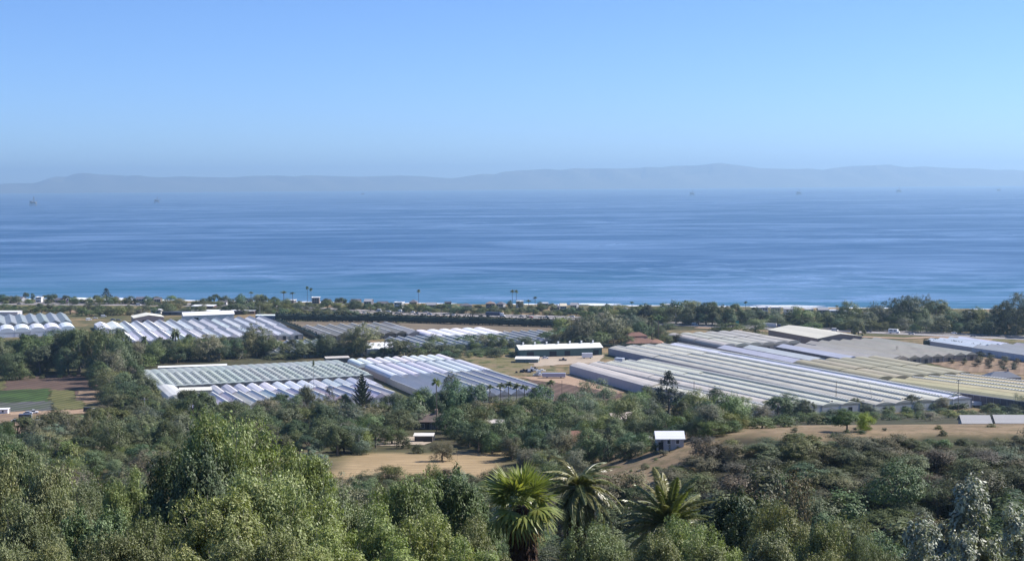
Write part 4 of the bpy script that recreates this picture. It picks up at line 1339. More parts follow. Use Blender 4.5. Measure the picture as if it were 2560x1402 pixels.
def crown(name, kind, mat, seed, n, per, cr, leaf, wd, up=.25, jit=.34, droop=0.0, norm=True, out_=.75):
    rng = np.random.default_rng(seed)
    cen = crown_centres(kind, rng, n)
    size = cr * (.6 + .8 * rng.random(n))
    i = np.repeat(np.arange(n), per)
    m = n * per
    d = rng.normal(size=(m, 3)); d /= np.linalg.norm(d, axis=1, keepdims=True)
    r = rng.random(m) ** .38
    pos = cen[i] + d * (r * size[i])[:, None] * np.array([1, 1, .8])
    pos[:, 2] = np.maximum(pos[:, 2], .01)
    if norm:      # fill the unit box: height 1, width 1
        q = np.array([1 / max(.2, np.percentile(np.abs(pos[:, 0]), 99) * 2), 1 / max(.2, np.percentile(np.abs(pos[:, 1]), 99) * 2), 1 / np.percentile(pos[:, 2], 99.7)])
        pos *= q; cen = cen * q
    out = cen[i] - np.array([0, 0, .45]); out /= np.linalg.norm(out, axis=1, keepdims=True) + 1e-6
    nr = d * .7 + out * out_ + np.array([0, 0, up]) + rng.normal(size=(m, 3)) * jit
    tg = None
    if droop: tg = np.tile(np.array([0, 0, -droop]), (m, 1)) + d * .5
    return leaf_mesh(name, mat, pos, nr, leaf, wd, rng, tg), cen


BARK = plain('bark', (.16, .135, .11), .9, .1, .25, 6)
BARKP = plain('pale_bark', (.34, .31, .27), .85, .1, .2, 6)


def trunk_mesh(name, cen, seed, r0=.03, mat=None, limbs=9, h0=.5, twig=0):
    rr = random.Random(seed)
    m = MB()
    pts = [(0, 0, -.05), (rr.uniform(-.02, .02), rr.uniform(-.02, .02), h0 * .5), (rr.uniform(-.03, .03), rr.uniform(-.03, .03), h0), (rr.uniform(-.04, .04), rr.uniform(-.04, .04), h0 * 1.45)]
    m.tube(pts, [r0 * 1.3, r0, r0 * .75, r0 * .35], 7)
    ids = list(range(len(cen))); rr.shuffle(ids)
    for k in ids[:limbs]:
        c = Vector(cen[k])
        a = Vector(pts[1]).lerp(Vector(pts[2]), rr.random() * 1.0)
        b = a.lerp(c, .55) + Vector((rr.uniform(-.03, .03), rr.uniform(-.03, .03), -.03))
        m.tube([a, b, c], [r0 * .45, r0 * .28, r0 * .08], 5)
    for k in ids[limbs:limbs + twig]:
        c = Vector(cen[k])
        o = (c - Vector((0, 0, .35)))
        a = c * .75 + Vector((0, 0, .08)); e = c + o.normalized() * rr.uniform(.02, .07) + Vector((0, 0, rr.uniform(0, .05)))
        m.tube([a, c, e], [r0 * .12, r0 * .08, r0 * .03], 4)
    return m.mesh(name, mat or BARK)


F_OAK = foliage('oak_leaves', (.088, .115, .055))
F_LIGHT = foliage('olive_green_leaves', (.140, .172, .066), trans=.2)
F_EUC = foliage('eucalyptus_leaves', (.138, .156, .092), trans=.15)
F_BUSH = foliage('bush_leaves', (.098, .126, .054))
F_BROWN = foliage('scrub_leaves', (.118, .114, .070), trans=.14, warm=.35)
F_OVAL = foliage('evergreen_leaves', (.094, .132, .058), trans=.14)
F_PALE = foliage('grey_green_leaves', (.150, .164, .100), trans=.14)
F_SCRUB = foliage('scrub_oak_leaves', (.112, .124, .066), trans=.16, warm=.35)
F_CON = foliage('conifer_needles', (.026, .042, .030), trans=.08, var=.4)
F_FG = foliage('bright_green_leaves', (.225, .258, .094), .5, .3, .24, .85, .2)
F_FO = foliage('dull_olive_leaves', (.205, .222, .108), .55, .25, .2, .85, .22)
F_SIL = foliage('silvery_leaves', (.27, .285, .22), .5, .35, .15, 1.0, .05)
F_FD = foliage('dark_glossy_leaves', (.105, .135, .055), .55, .25, .15, .8, .2)
F_PALM = foliage('palm_leaves', (.085, .11, .03), .45, .35, .25, .5, .3)
F_DPALM = foliage('date_palm_leaves', (.165, .19, .075), .38, .5, .2, .5, .15)

KINDS = {}


def proto(key, name, cat, desc, shape, mat, nvar, n, per, cr, leaf, wd, bark=None, limbs=9, r0=.03, twig=0, h0=.45, **kw):
    vs = []
    for k in range(nvar):
        cm, cen = crown(f'{name}_crown', shape, mat, hash_(key) + k * 17, n, per, cr, leaf, wd, **kw)
        tm = trunk_mesh(f'{name}_trunk', cen, hash_(key) + k, r0, bark, limbs, h0, twig)
        vs.append((cm, tm))
    KINDS[key] = dict(name=name, cat=cat, desc=desc, var=vs)


proto('oak', 'oak_tree', 'tree', 'round dark green tree', 'billow', F_OAK, 6, 150, 60, .085, .034, .021)
proto('light', 'leafy_tree', 'tree', 'olive green leafy tree', 'spread', F_LIGHT, 5, 150, 56, .11, .036, .018)
proto('oval', 'evergreen_tree', 'tree', 'oval mid green tree', 'oval', F_OVAL, 5, 120, 60, .12, .036, .02)
proto('pale', 'olive_tree', 'tree', 'pale grey-green tree', 'lobed', F_PALE, 5, 140, 56, .10, .034, .016, bark=BARKP)
proto('scrub', 'scrub_oak', 'bush', 'olive spreading scrub oak', 'lobed', F_SCRUB, 5, 150, 56, .10, .036, .018, limbs=14)
proto('euc', 'eucalyptus_tree', 'tree', 'tall grey-green eucalyptus', 'tall', F_EUC, 5, 130, 60, .085, .036, .015, bark=BARKP, r0=.02, droop=.7)
proto('bush', 'bush', 'bush', 'low green bush', 'bush', F_BUSH, 3, 60, 28, .16, .075, .04)
proto('brown', 'scrub_bush', 'bush', 'grey-brown scrub bush', 'lobed', F_BROWN, 5, 140, 56, .10, .036, .017, limbs=16, twig=30)
proto('conifer', 'conifer', 'tree', 'dark pointed conifer', 'cone', F_CON, 2, 190, 20, .055, .05, .018, r0=.02)
proto('cypress', 'cypress_tree', 'tree', 'slim dark cypress', 'column', F_CON, 2, 90, 26, .10, .05, .02, r0=.02)
proto('fgg', 'leafy_tree', 'tree', 'bright green leafy tree', 'sprays', F_FG, 3, 760, 74, .050, .021, .0085, twig=90, limbs=24, r0=.018, bark=BARKP, up=.35, jit=.5, out_=.45)
proto('fgo', 'olive_shrub', 'tree', 'dull olive leafy tree', 'sprays', F_FO, 3, 640, 72, .050, .020, .0085, twig=120, limbs=26, r0=.016, bark=BARKP, up=.3, jit=.5, out_=.45)
proto('fgd', 'evergreen_shrub', 'tree', 'dark glossy-leaved tree', 'billow', F_FD, 2, 520, 80, .050, .024, .012, twig=40, limbs=20, r0=.016, jit=.45)
proto('sil', 'silver_leaved_tree', 'tree', 'silvery glossy-leaved tree', 'mound', F_SIL, 2, 620, 60, .05, .030, .016, twig=30, limbs=20, r0=.016)

# ---- palms for the middle distance and the shore
def frond_mesh(name, mat, L, seed, arch=1.0, leaflets=34, lw=.05, ll=.22, rise=.8, twist=.6):
    """one feather frond growing from the origin along +x"""
    rr = random.Random(seed)
    m = MB()
    pts = []
    for i in range(11):
        t = i / 10
        pts.append(Vector((L * (t - .12 * arch * t * t * t), 0, L * (rise * t - arch * .75 * t * t))))
    m.tube(pts, [.035 * L / 3 * (1 - .8 * i / 10) for i in range(11)], 4, 0)
    for i in range(leaflets):
        t = .14 + .85 * i / leaflets
        k = min(9, int(t * 10)); f = t * 10 - k
        p = pts[k].lerp(pts[k + 1], f)
        d = (pts[k + 1] - pts[k]).normalized()
        ln = ll * L * math.sin(PI * min(1, .18 + .82 * t)) ** .6 * rr.uniform(.85, 1.1)
        for s in (-1, 1):
            side = Vector((0, s, 0))
            up = d.cross(Vector((0, 1, 0))) * -1
            o = (side * .75 + d * .62 + up * rr.uniform(.1, .45)).normalized()
            e = p + o * ln + Vector((0, 0, -.25 * ln * rr.random()))
            mid = p + o * ln * .5 + Vector((0, 0, .02))
            wv = d * lw * L * .16
            m.face([p - wv * .5, mid - wv, e, mid + wv], 0)
    return m.mesh(name, mat)


def palm_proto(key, name, desc, mat, n, fl, arch, trunk_r, zf=1.0, seeds=3):
    """whole palm in a unit height: separate trunk and crown meshes"""
    vs = []
    for s in range(seeds):
        rr = random.Random(s + hash_(key))
        m = MB()
        for i in range(n):
            az = rr.random() * 2 * PI
            el = rr.uniform(-.6, 1.3)
            L = fl * rr.uniform(.8, 1.1)
            pts = []
            for k in range(6):
                t = k / 5
                r_ = L * t * math.cos(el) ; z = zf * L * (t * math.sin(el) - arch * t * t)
                pts.append(Vector((math.cos(az) * r_, math.sin(az) * r_, .93 + z)))
            sd = Vector((-math.sin(az), math.cos(az), 0))
            for k in range(1, 5):
                wv = sd * L * .26 * math.sin(PI * (k / 5) ** .8)
                wn = sd * L * .26 * math.sin(PI * min(1, (k + 1) / 5) ** .8)
                for q in range(2):
                    sg = -1 if q else 1
                    m.face([pts[k], pts[k] + wv * sg * .9 + Vector((0, 0, -.05 * L * zf)), (pts[k] + pts[k + 1]) / 2 + wv * sg * 1.0 + Vector((0, 0, -.07 * L * zf)), pts[k + 1]], 0)
        t = MB(); t.tube([(0, 0, -.03), (.006, 0, .4), (-.004, 0, .75), (0, 0, .95)], [trunk_r * 1.25, trunk_r, trunk_r * .9, trunk_r * .85], 7)
        vs.append((m.mesh(f'{name}_crown', mat), t.mesh(f'{name}_trunk', BARK)))
    KINDS[key] = dict(name=name, cat='palm', desc=desc, var=vs)


palm_proto('palm', 'fan_palm', 'slim tall palm', F_PALM, 40, .46, .35, .035, .26)
palm_proto('feather', 'feather_palm', 'feathery spreading palm', F_PALM, 34, .5, .5, .05, .75)

# star-shaped pine with layered branches
m = MB(); rr = random.Random(4)
for i in range(13):
    z = .22 + .74 * i / 12
    L = .5 * (1 - (i / 13) ** 1.3) + .03
    for k in range(7):
        a = k * 2 * PI / 7 + i * .6
        for q in range(5):
            t0, t1 = q / 5, (q + 1) / 5
            p0 = Vector((math.cos(a) * L * t0, math.sin(a) * L * t0, z + .10 * L * t0 + .25 * L * t0 * t0)); p1 = Vector((math.cos(a) * L * t1, math.sin(a) * L * t1, z + .10 * L * t1 + .25 * L * t1 * t1))
            sd = Vector((-math.sin(a), math.cos(a), 0)) * .075 * (.4 + .6 * math.sin(PI * (t0 + .1)))
            for s in (-1, 1):
                m.face([p0, p0 + sd * s + Vector((0, 0, .012)), p1 + sd * s * .9 + Vector((0, 0, .012)), p1], 0)
t = MB(); t.tube([(0, 0, -.03), (0, 0, .5), (0, 0, .97)], [.022, .014, .004], 6)
KINDS['star'] = dict(name='star_pine', cat='tree', desc='layered star pine', var=[(m.mesh('star_pine_crown', F_CON), t.mesh('star_pine_trunk', BARK))])

TREES = []     # (root, kind, zone, px)
TINT = random.Random(5)


def tree(kind, loc, w, h, zone, px, near=True, tint=None):
    if kind == 'oak' and zone != 'RIDGE': kind = TINT.choice(['oak', 'oak', 'oval', 'scrub2'])
    elif kind == 'light': kind = TINT.choice(['light', 'light', 'pale', 'oval'])
    elif kind == 'brown' and 'orchard' not in zone: kind = TINT.choice(['brown', 'scrub', 'scrub'])
    if kind == 'scrub2': kind = 'oak' if w > 9 else 'scrub'
    K = KINDS[kind]
    cm, tm = TINT.choice(K['var'])
    v = TINT.uniform(.66, 1.45)
    if kind in ('fgg', 'fgo', 'sil'): v = TINT.uniform(.86, 1.16)
    c = tint or ((v * TINT.uniform(.82, 1.22), v, v * TINT.uniform(.75, 1.2)) if kind[:2] != 'fg' else (v * TINT.uniform(.9, 1.06), v, v * TINT.uniform(.85, 1.15)))
    if kind == 'sil': c = (v, v * 1.02, v * .97)
    rz = TINT.random() * 2 * PI
    root = empty(K['name'], loc, rz)
    root.scale = (w, w, h)
    put('crown', cm, root, c)
    put('trunk', tm, root)
    TREES.append((root, kind, zone, px))
    return root


def planted(zone, lst, rise=0.0):
    """(column, top row, width in pixels, base row, kind)"""
    for px, top, wpx, base, kind in lst:
        b = ground(px, base)
        h = (base - top) / FOC * b.y * 1.03
        tree(kind, b, wpx / FOC * b.y, h, zone, px)


KEEP = [(1625, 1718, 1038, 1090), (1030, 1122, 1066, 1134), (1622, 1722, 1108, 1190), (1405, 1470, 1120, 1150), (880, 1262, 1133, 1215), (925, 1030, 1100, 1135), (820, 850, 1086, 1120), (1222, 1254, 1080, 1110), (1535, 1572, 1070, 1100)]     # kept clear: houses, the mown field


def fill(zone, poly, n, kinds, wpx, hw, seed, gap=.55):
    """scatter over the ground inside a polygon of pixels (bases)"""
    rr = random.Random(seed)
    xs = [p[0] for p in poly]; ys_ = [p[1] for p in poly]
    done, tries = [], 0
    while len(done) < n and tries < n * 60:
        tries += 1
        x, y = rr.uniform(min(xs), max(xs)), rr.uniform(min(ys_), max(ys_))
        ins = False
        j = len(poly) - 1
        for i in range(len(poly)):
            if (poly[i][1] > y) != (poly[j][1] > y) and x < (poly[j][0] - poly[i][0]) * (y - poly[i][1]) / (poly[j][1] - poly[i][1]) + poly[i][0]: ins = not ins
            j = i
        if not ins: continue
        if any(a <= x <= b and c <= y <= d for a, b, c, d in KEEP): continue
        w_ = rr.uniform(*wpx)
        if any(abs(x - a) < gap * (w_ + c) / 2 and abs(y - b) < .35 * gap * (w_ + c) / 2 for a, b, c in done): continue
        done.append((x, y, w_))
        k = rr.choice(kinds)
        g = ground(x, y)
        w = w_ / FOC * g.y
        tree(k, g, w, w * rr.uniform(*hw), zone, x)

# ------------------------------------------------------------------ planting, zone by zone
Z = 'in the grove behind the crop fields'
planted(Z, [(15, 866, 90, 932, 'oak'), (70, 838, 95, 928, 'oak'), (118, 836, 80, 925, 'oak'), (150, 845, 80, 930, 'oak'), (197, 822, 95, 930, 'oak'), (232, 828, 72, 938, 'oak'), (265, 817, 92, 945, 'oak'),
            (302, 823, 80, 930, 'oak'), (45, 850, 70, 915, 'oak'), (330, 850, 60, 922, 'light'), (155, 885, 42, 938, 'light'), (222, 882, 36, 940, 'light'), (20, 882, 75, 950, 'light'), (50, 905, 60, 948, 'light'),
            (-25, 850, 90, 940, 'oak'), (100, 865, 80, 935, 'oak'), (172, 868, 70, 936, 'oak'), (250, 868, 70, 945, 'oak')])
fill('along the back edge of the crop fields', [(70, 944), (235, 936), (235, 941), (70, 949)], 9, ['bush'], (10, 20), (.5, .7), 3)
Z = 'in the tree line right of the crop fields'
planted(Z, [(272, 876, 85, 970, 'light'), (300, 850, 80, 955, 'oak'), (275, 920, 78, 995, 'light'), (308, 930, 90, 1008, 'oak'), (325, 955, 95, 1022, 'oak'), (350, 968, 95, 1042, 'oak'), (382, 985, 85, 1055, 'oak'),
            (300, 985, 85, 1048, 'oak'), (283, 960, 70, 1020, 'oak'), (400, 1000, 70, 1068, 'light'), (345, 1005, 85, 1080, 'oak'), (335, 905, 60, 970, 'oak'), (372, 950, 50, 1010, 'oak'), (270, 1010, 60, 1060, 'light')])
Z = 'in the strip behind the vented glasshouse'
planted(Z, [(357, 884, 78, 918, 'bush'), (385, 850, 62, 908, 'light'), (420, 848, 62, 902, 'oak'), (440, 826, 34, 892, 'feather'), (465, 848, 60, 902, 'light'), (362, 845, 30, 895, 'feather'), (500, 855, 60, 900, 'oak'),
            (522, 836, 88, 902, 'euc'), (560, 850, 58, 897, 'oak'), (590, 845, 58, 895, 'oak'), (612, 826, 74, 892, 'light'), (642, 808, 84, 890, 'euc'), (660, 848, 52, 889, 'oak'), (690, 881, 60, 897, 'bush'),
            (727, 879, 52, 896, 'bush'), (402, 842, 40, 885, 'oak'), (478, 835, 40, 880, 'oak'), (545, 838, 40, 885, 'light')])
Z = 'in the gap behind the arched greenhouse'
planted(Z, [(770, 862, 66, 893, 'oak'), (800, 865, 40, 892, 'bush'), (818, 834, 60, 892, 'light'), (845, 850, 44, 890, 'euc'), (880, 822, 60, 890, 'euc'), (905, 807, 96, 891, 'euc'), (895, 850, 70, 890, 'oak'), (985, 846, 56, 892, 'oak'),
            (1015, 852, 54, 891, 'oak'), (962, 868, 40, 892, 'oak'), (1042, 868, 48, 890, 'bush'), (935, 876, 40, 893, 'bush'), (865, 868, 40, 892, 'oak'), (1008, 868, 44, 892, 'oak')])
Z = 'in the meadow before the grey greenhouse'
planted(Z, [(1090, 843, 44, 872, 'light'), (1112, 852, 46, 872, 'bush'), (1150, 860, 27, 881, 'oak'), (1178, 842, 46, 868, 'light'), (1205, 846, 50, 868, 'bush'), (1240, 848, 60, 868, 'bush'), (1280, 848, 60, 867, 'bush'),
            (1315, 850, 60, 866, 'bush'), (1066, 856, 44, 882, 'bush'), (1130, 866, 50, 884, 'bush'), (1225, 866, 60, 880, 'bush'), (1190, 874, 70, 887, 'bush'), (1260, 872, 44, 884, 'bush'), (1350, 848, 50, 864, 'bush')])
fill('in the meadow before the grey greenhouse', [(1040, 884), (1400, 868), (1400, 857), (1060, 866)], 30, ['bush', 'light', 'bush'], (34, 60), (.4, .65), 62, .45)
fill('on the bank left of the green shed', [(1060, 882), (1280, 876), (1290, 895), (1120, 893)], 16, ['bush', 'bush', 'light'], (18, 44), (.35, .6), 9)
Z = 'in the stand behind the green shed'
planted(Z, [(1445, 794, 72, 864, 'euc'), (1478, 786, 70, 860, 'euc'), (1520, 774, 84, 857, 'euc'), (1548, 786, 60, 852, 'euc'), (1578, 782, 62, 838, 'euc'), (1425, 822, 54, 862, 'euc'), (1402, 815, 48, 848, 'oak'), (1366, 830, 58, 857, 'oak'),
            (1500, 828, 62, 864, 'light'), (1608, 790, 50, 836, 'euc'), (1462, 835, 60, 864, 'oak'), (1535, 832, 50, 862, 'oak'), (1418, 846, 50, 866, 'light'), (1630, 800, 46, 836, 'oak'), (1692, 833, 27, 860, 'oak'), (1665, 836, 44, 860, 'light'),
            (1650, 815, 40, 850, 'oak'), (1572, 838, 40, 866, 'light')])
for px in (1630, 1646):
    planted(Z, [(px, 790, 36, 852, 'palm')])
Z = 'in the belt along the right freeway'
planted(Z, [(1470, 792, 40, 806, 'bush'), (1500, 780, 44, 802, 'light'), (1560, 768, 46, 802, 'light'), (1590, 768, 50, 804, 'oak'), (1622, 762, 50, 806, 'oak'), (1655, 770, 56, 808, 'light'), (1690, 768, 58, 810, 'light'), (1722, 768, 60, 812, 'oak'),
            (1765, 757, 52, 812, 'oak'), (1798, 763, 56, 812, 'oak'), (1832, 760, 60, 813, 'oak'), (1866, 776, 56, 812, 'light'), (1745, 782, 60, 812, 'oak'), (1815, 782, 60, 814, 'oak'), (1780, 780, 50, 814, 'oak'),
            (1888, 797, 56, 834, 'light'), (1832, 806, 84, 828, 'bush'), (1800, 810, 50, 826, 'bush'), (1905, 776, 44, 806, 'light'), (1940, 790, 60, 812, 'light'), (1975, 795, 64, 814, 'light'), (2012, 792, 60, 816, 'oak'), (2050, 796, 60, 818, 'light'),
            (2092, 795, 62, 820, 'oak'), (2010, 775, 44, 806, 'oak'), (1590, 800, 60, 818, 'bush'), (1630, 806, 60, 820, 'bush'), (1670, 808, 50, 822, 'bush'), (2030, 806, 60, 822, 'bush'), (1960, 808, 60, 820, 'bush')])
Z = 'in the tall belt at far right'
planted(Z, [(2130, 792, 60, 822, 'light'), (2165, 780, 60, 822, 'oak'), (2200, 764, 60, 818, 'euc'), (2185, 755, 34, 812, 'euc'), (2240, 746, 76, 816, 'euc'), (2275, 740, 92, 818, 'euc'), (2315, 737, 44, 812, 'euc'), (2300, 770, 70, 820, 'oak'),
            (2250, 782, 70, 822, 'oak'), (2356, 760, 44, 800, 'euc'), (2340, 785, 60, 822, 'light'), (2385, 778, 64, 826, 'oak'), (2420, 774, 56, 826, 'oak'), (2450, 772, 50, 826, 'light'), (2485, 764, 60, 832, 'euc'), (2510, 756, 56, 832, 'oak'),
            (2540, 734, 76, 836, 'euc'), (2570, 740, 60, 838, 'euc'), (2145, 806, 34, 852, 'oak'), (2480, 795, 60, 838, 'oak'), (2440, 800, 60, 834, 'oak'), (2600, 760, 80, 842, 'oak')])
fill('before the tall belt at far right', [(2100, 822), (2580, 832), (2580, 843), (2240, 829), (2100, 826)], 22, ['bush', 'bush', 'light'], (34, 64), (.45, .7), 31)
Z = 'along the shore at left'
planted(Z, [(266, 721, 46, 754, 'conifer'), (65, 731, 16, 748, 'oak'), (82, 733, 12, 749, 'oak'), (118, 738, 28, 754, 'oak'), (137, 735, 18, 754, 'oak'), (165, 738, 22, 756, 'oak'), (188, 741, 22, 756, 'oak'), (240, 738, 24, 755, 'oak'),
            (312, 744, 14, 756, 'oak'), (324, 741, 14, 757, 'oak'), (8, 742, 20, 754, 'oak'), (35, 742, 18, 754, 'bush'), (600, 734, 20, 758, 'oak'), (628, 730, 18, 760, 'palm'), (644, 736, 26, 760, 'light'), (342, 748, 14, 760, 'bush'),
            (380, 752, 40, 763, 'bush'), (455, 755, 24, 764, 'bush'), (500, 754, 28, 764, 'bush'), (530, 752, 20, 764, 'oak')])
Z = 'along the middle of the shore'
planted(Z, [(658, 738, 30, 764, 'oak'), (685, 742, 34, 766, 'oak'), (710, 728, 24, 764, 'palm'), (732, 731, 18, 764, 'palm'), (769, 716, 12, 768, 'palm'), (778, 720, 12, 768, 'palm'), (815, 746, 30, 766, 'oak'), (852, 744, 32, 768, 'oak'),
            (890, 752, 30, 770, 'oak'), (1047, 724, 13, 772, 'palm'), (980, 756, 16, 774, 'oak'), (1060, 762, 20, 776, 'bush'), (1115, 758, 20, 774, 'oak'), (1195, 762, 24, 776, 'oak'), (1281, 725, 15, 774, 'palm'), (1291, 725, 15, 776, 'palm'),
            (1275, 750, 18, 774, 'oak'), (1300, 752, 22, 776, 'oak'), (1322, 750, 18, 778, 'palm'), (1338, 742, 16, 778, 'palm'), (1352, 754, 24, 778, 'oak'), (1378, 758, 28, 780, 'oak'), (1330, 762, 34, 780, 'bush'), (1445, 768, 36, 782, 'bush'),
            (1480, 764, 28, 782, 'oak'), (1520, 760, 30, 784, 'oak'), (1580, 754, 16, 786, 'palm'), (1600, 762, 26, 786, 'oak'), (1655, 758, 20, 790, 'palm'), (1713, 751, 12, 788, 'palm'), (1864, 753, 13, 792, 'palm'), (1890, 768, 28, 794, 'oak'),
            (2092, 763, 11, 796, 'palm'), (1990, 776, 30, 796, 'oak'), (2040, 780, 26, 796, 'oak'), (2146, 782, 24, 800, 'oak'), (2188, 772, 22, 800, 'oak')])
fill('on the strip between shore and freeway', [(0, 759), (600, 766), (1000, 781), (1460, 793), (1460, 785), (1000, 774), (600, 761), (0, 755)], 110, ['bush', 'light', 'oak'], (18, 40), (.4, .75), 12, .38)
fill('in the rough behind the sawtooth roofs', [(190, 778), (420, 770), (700, 775), (860, 783), (1000, 797), (700, 797), (620, 786), (420, 786), (330, 790), (200, 794)], 80, ['bush', 'light', 'oak'], (20, 46), (.45, .75), 14, .5)
fill('in the rough behind the leftmost greenhouses', [(-40, 772), (180, 777), (180, 786), (-40, 786)], 18, ['bush', 'oak'], (24, 46), (.4, .6), 15, .4)

# clipped hedges: one long thing each
def hedge(label, pts, w, h, mat, n, leaf=1.0, name='hedge'):
    rng = np.random.default_rng(hash_(label))
    P = []
    seg = [(a, b, (b - a).length) for a, b in zip(pts, pts[1:])]
    tot = sum(s[2] for s in seg)
    pos, nr = [], []
    for a, b, l in seg:
        k = int(n * l / tot)
        d = (b - a).normalized(); nn = Vector((d.y, -d.x, 0))
        t = rng.random(k); s = rng.uniform(-1, 1, k); z = rng.random(k) ** .6
        bump = 1 + .25 * np.sin(t * l * .35 + 2 * s) + .15 * np.sin(t * l * .9)
        for i in range(k):
            q = a.lerp(b, float(t[i])) + nn * float(s[i] * w / 2)
            pos.append((q.x, q.y, T(q.x, q.y) + z[i] * h * bump[i])); nr.append((nn.x * s[i], nn.y * s[i], .8 * z[i]))
    pos, nr = np.array(pos), np.array(nr) + rng.normal(size=(len(nr), 3)) * .5
    o0 = pos.mean(0)
    me = leaf_mesh(name, mat, pos - o0, nr, leaf, leaf * .6, rng)
    root = empty(name, o0); tag(root, label, 'hedge')
    put('foliage', me, root)
    m = MB()
    m2 = []
    for a, b, l in seg:
        for i in range(int(l / 4) + 1):
            q = a.lerp(b, min(1, i * 4 / l)); z0 = T(q.x, q.y)
            m2.append((q.x - o0[0], q.y - o0[1], z0 + h * .55 - o0[2]))
    m.tube(m2, [h * .42] * len(m2), 6)
    m.build('stem_core', F_CON, root)


hedge('long dark clipped hedge along the near side of the freeway', [ground(*q) for q in [(690, 802), (860, 804), (1000, 806), (1200, 812), (1415, 819)]], 5, 6.5, F_CON, 9000, 1.6)
hedge('dark hedge running diagonally beside the sawtooth greenhouses', [ground(*q) for q in [(694, 808), (744, 826), (796, 850)]], 3, 4.2, F_CON, 2500, 1.2)
hedge('dark straggling hedge below the small white greenhouse at right', [ground(*q) for q in [(2310, 864), (2400, 870), (2500, 884)]], 4, 4.0, F_CON, 2400, 1.2)
hedge('low green hedge along the foot of the cream greenhouse field', [ground(*q) for q in [(1900, 1040), (2060, 1034), (2220, 1028), (2420, 1022)]], 3, 2.6, F_BUSH, 3600, .8)
hedge('reddish-brown fence hedge before the terracotta house', [ground(*q) for q in [(1503, 869), (1600, 870), (1700, 868)]], 2, 2.8, F_BROWN, 1800, .8)

Z = 'in the wood before the white gables'
planted(Z, [(512, 984, 32, 1050, 'cypress'), (468, 990, 44, 1048, 'feather'), (705, 984, 98, 1052, 'oak'), (664, 1000, 60, 1052, 'oak'), (770, 964, 62, 1034, 'brown'), (740, 985, 50, 1040, 'light'), (824, 966, 30, 1034, 'cypress'), (862, 984, 44, 1042, 'oak'),
            (906, 936, 58, 1042, 'star'), (945, 1000, 60, 1052, 'light'), (985, 982, 70, 1050, 'oak'), (960, 1010, 60, 1060, 'oak'), (790, 1000, 60, 1056, 'oak'), (830, 1010, 60, 1064, 'light'), (890, 1012, 70, 1066, 'oak'), (640, 1020, 60, 1064, 'light'),
            (600, 1000, 50, 1050, 'light'), (560, 1004, 60, 1056, 'oak'), (480, 1025, 60, 1068, 'oak'), (520, 1030, 60, 1074, 'oak'), (740, 1030, 80, 1078, 'oak'), (680, 1040, 70, 1086, 'light'), (575, 1035, 60, 1080, 'oak'), (785, 900, 10, 1000, 'palm')])
Z = 'in the wood before the grey vents'
planted(Z, [(1092, 946, 34, 1078, 'palm'), (1127, 928, 38, 1010, 'euc'), (1142, 948, 105, 1062, 'oak'), (1185, 962, 80, 1062, 'oak'), (1100, 975, 70, 1064, 'oak'), (1045, 985, 60, 1062, 'feather'), (1020, 995, 60, 1062, 'oak'), (1225, 962, 30, 1034, 'palm'),
            (1252, 958, 32, 1040, 'palm'), (1272, 954, 32, 1042, 'palm'), (1292, 958, 32, 1044, 'palm'), (1312, 962, 32, 1046, 'palm'), (1335, 968, 30, 1048, 'palm'), (1376, 950, 34, 1030, 'palm'), (1410, 984, 30, 1050, 'palm'), (1262, 990, 90, 1064, 'light'),
            (1330, 992, 90, 1068, 'oak'), (1290, 1010, 80, 1076, 'oak'), (1392, 1002, 80, 1068, 'oak'), (1215, 1000, 80, 1076, 'light'), (1155, 1010, 90, 1082, 'oak'), (1435, 1012, 70, 1070, 'oak')])
Z = 'in the wood before the cream field'
planted(Z, [(1472, 986, 66, 1056, 'light'), (1510, 974, 32, 1004, 'oak'), (1545, 995, 70, 1062, 'light'), (1585, 980, 84, 1064, 'light'), (1622, 974, 60, 1060, 'euc'), (1671, 930, 150, 1046, 'conifer'), (1622, 964, 50, 1022, 'light'), (1648, 978, 56, 1030, 'oak'), (1708, 986, 54, 1034, 'light'), (1740, 992, 46, 1034, 'light'), (1640, 1010, 60, 1068, 'light'), (1706, 1002, 60, 1062, 'oak'),
            (1735, 1018, 60, 1070, 'light'), (1775, 1005, 100, 1086, 'light'), (1812, 1022, 70, 1080, 'light'), (1850, 1008, 60, 1064, 'oak'), (1862, 992, 34, 1030, 'light'), (1905, 1008, 70, 1054, 'light'), (1945, 990, 66, 1050, 'oak'), (1975, 984, 86, 1048, 'oak'),
            (2015, 1000, 60, 1050, 'oak'), (2064, 994, 22, 1024, 'light'), (2138, 994, 32, 1030, 'oak'), (1690, 1040, 70, 1085, 'oak'), (1600, 1040, 80, 1090, 'oak'), (1520, 1040, 80, 1090, 'oak'), (1905, 1040, 70, 1070, 'bush'), (1960, 1035, 80, 1066, 'bush')])
Z = 'behind the dry ridge at right'
planted(Z, [(1850, 1040, 70, 1072, 'light'), (2020, 1030, 60, 1058, 'light'), (2075, 1036, 60, 1060, 'bush'), (2480, 1006, 44, 1030, 'bush'), (2556, 985, 60, 1032, 'light'), (2300, 1014, 30, 1030, 'oak'), (2500, 1008, 30, 1024, 'bush')])
fill('along the foot of the cream field', [(1880, 1034), (2420, 1016), (2420, 1024), (1890, 1046)], 26, ['bush', 'light', 'oak'], (24, 50), (.5, .9), 42, .5)
fill('on the flat behind the dry ridge', [(1840, 1052), (2060, 1040), (2480, 1028), (2570, 1030), (2570, 1048), (2380, 1052), (1840, 1066)], 46, ['bush', 'bush', 'light'], (28, 60), (.35, .6), 41, .45)
Z = 'around the brown-roofed house'
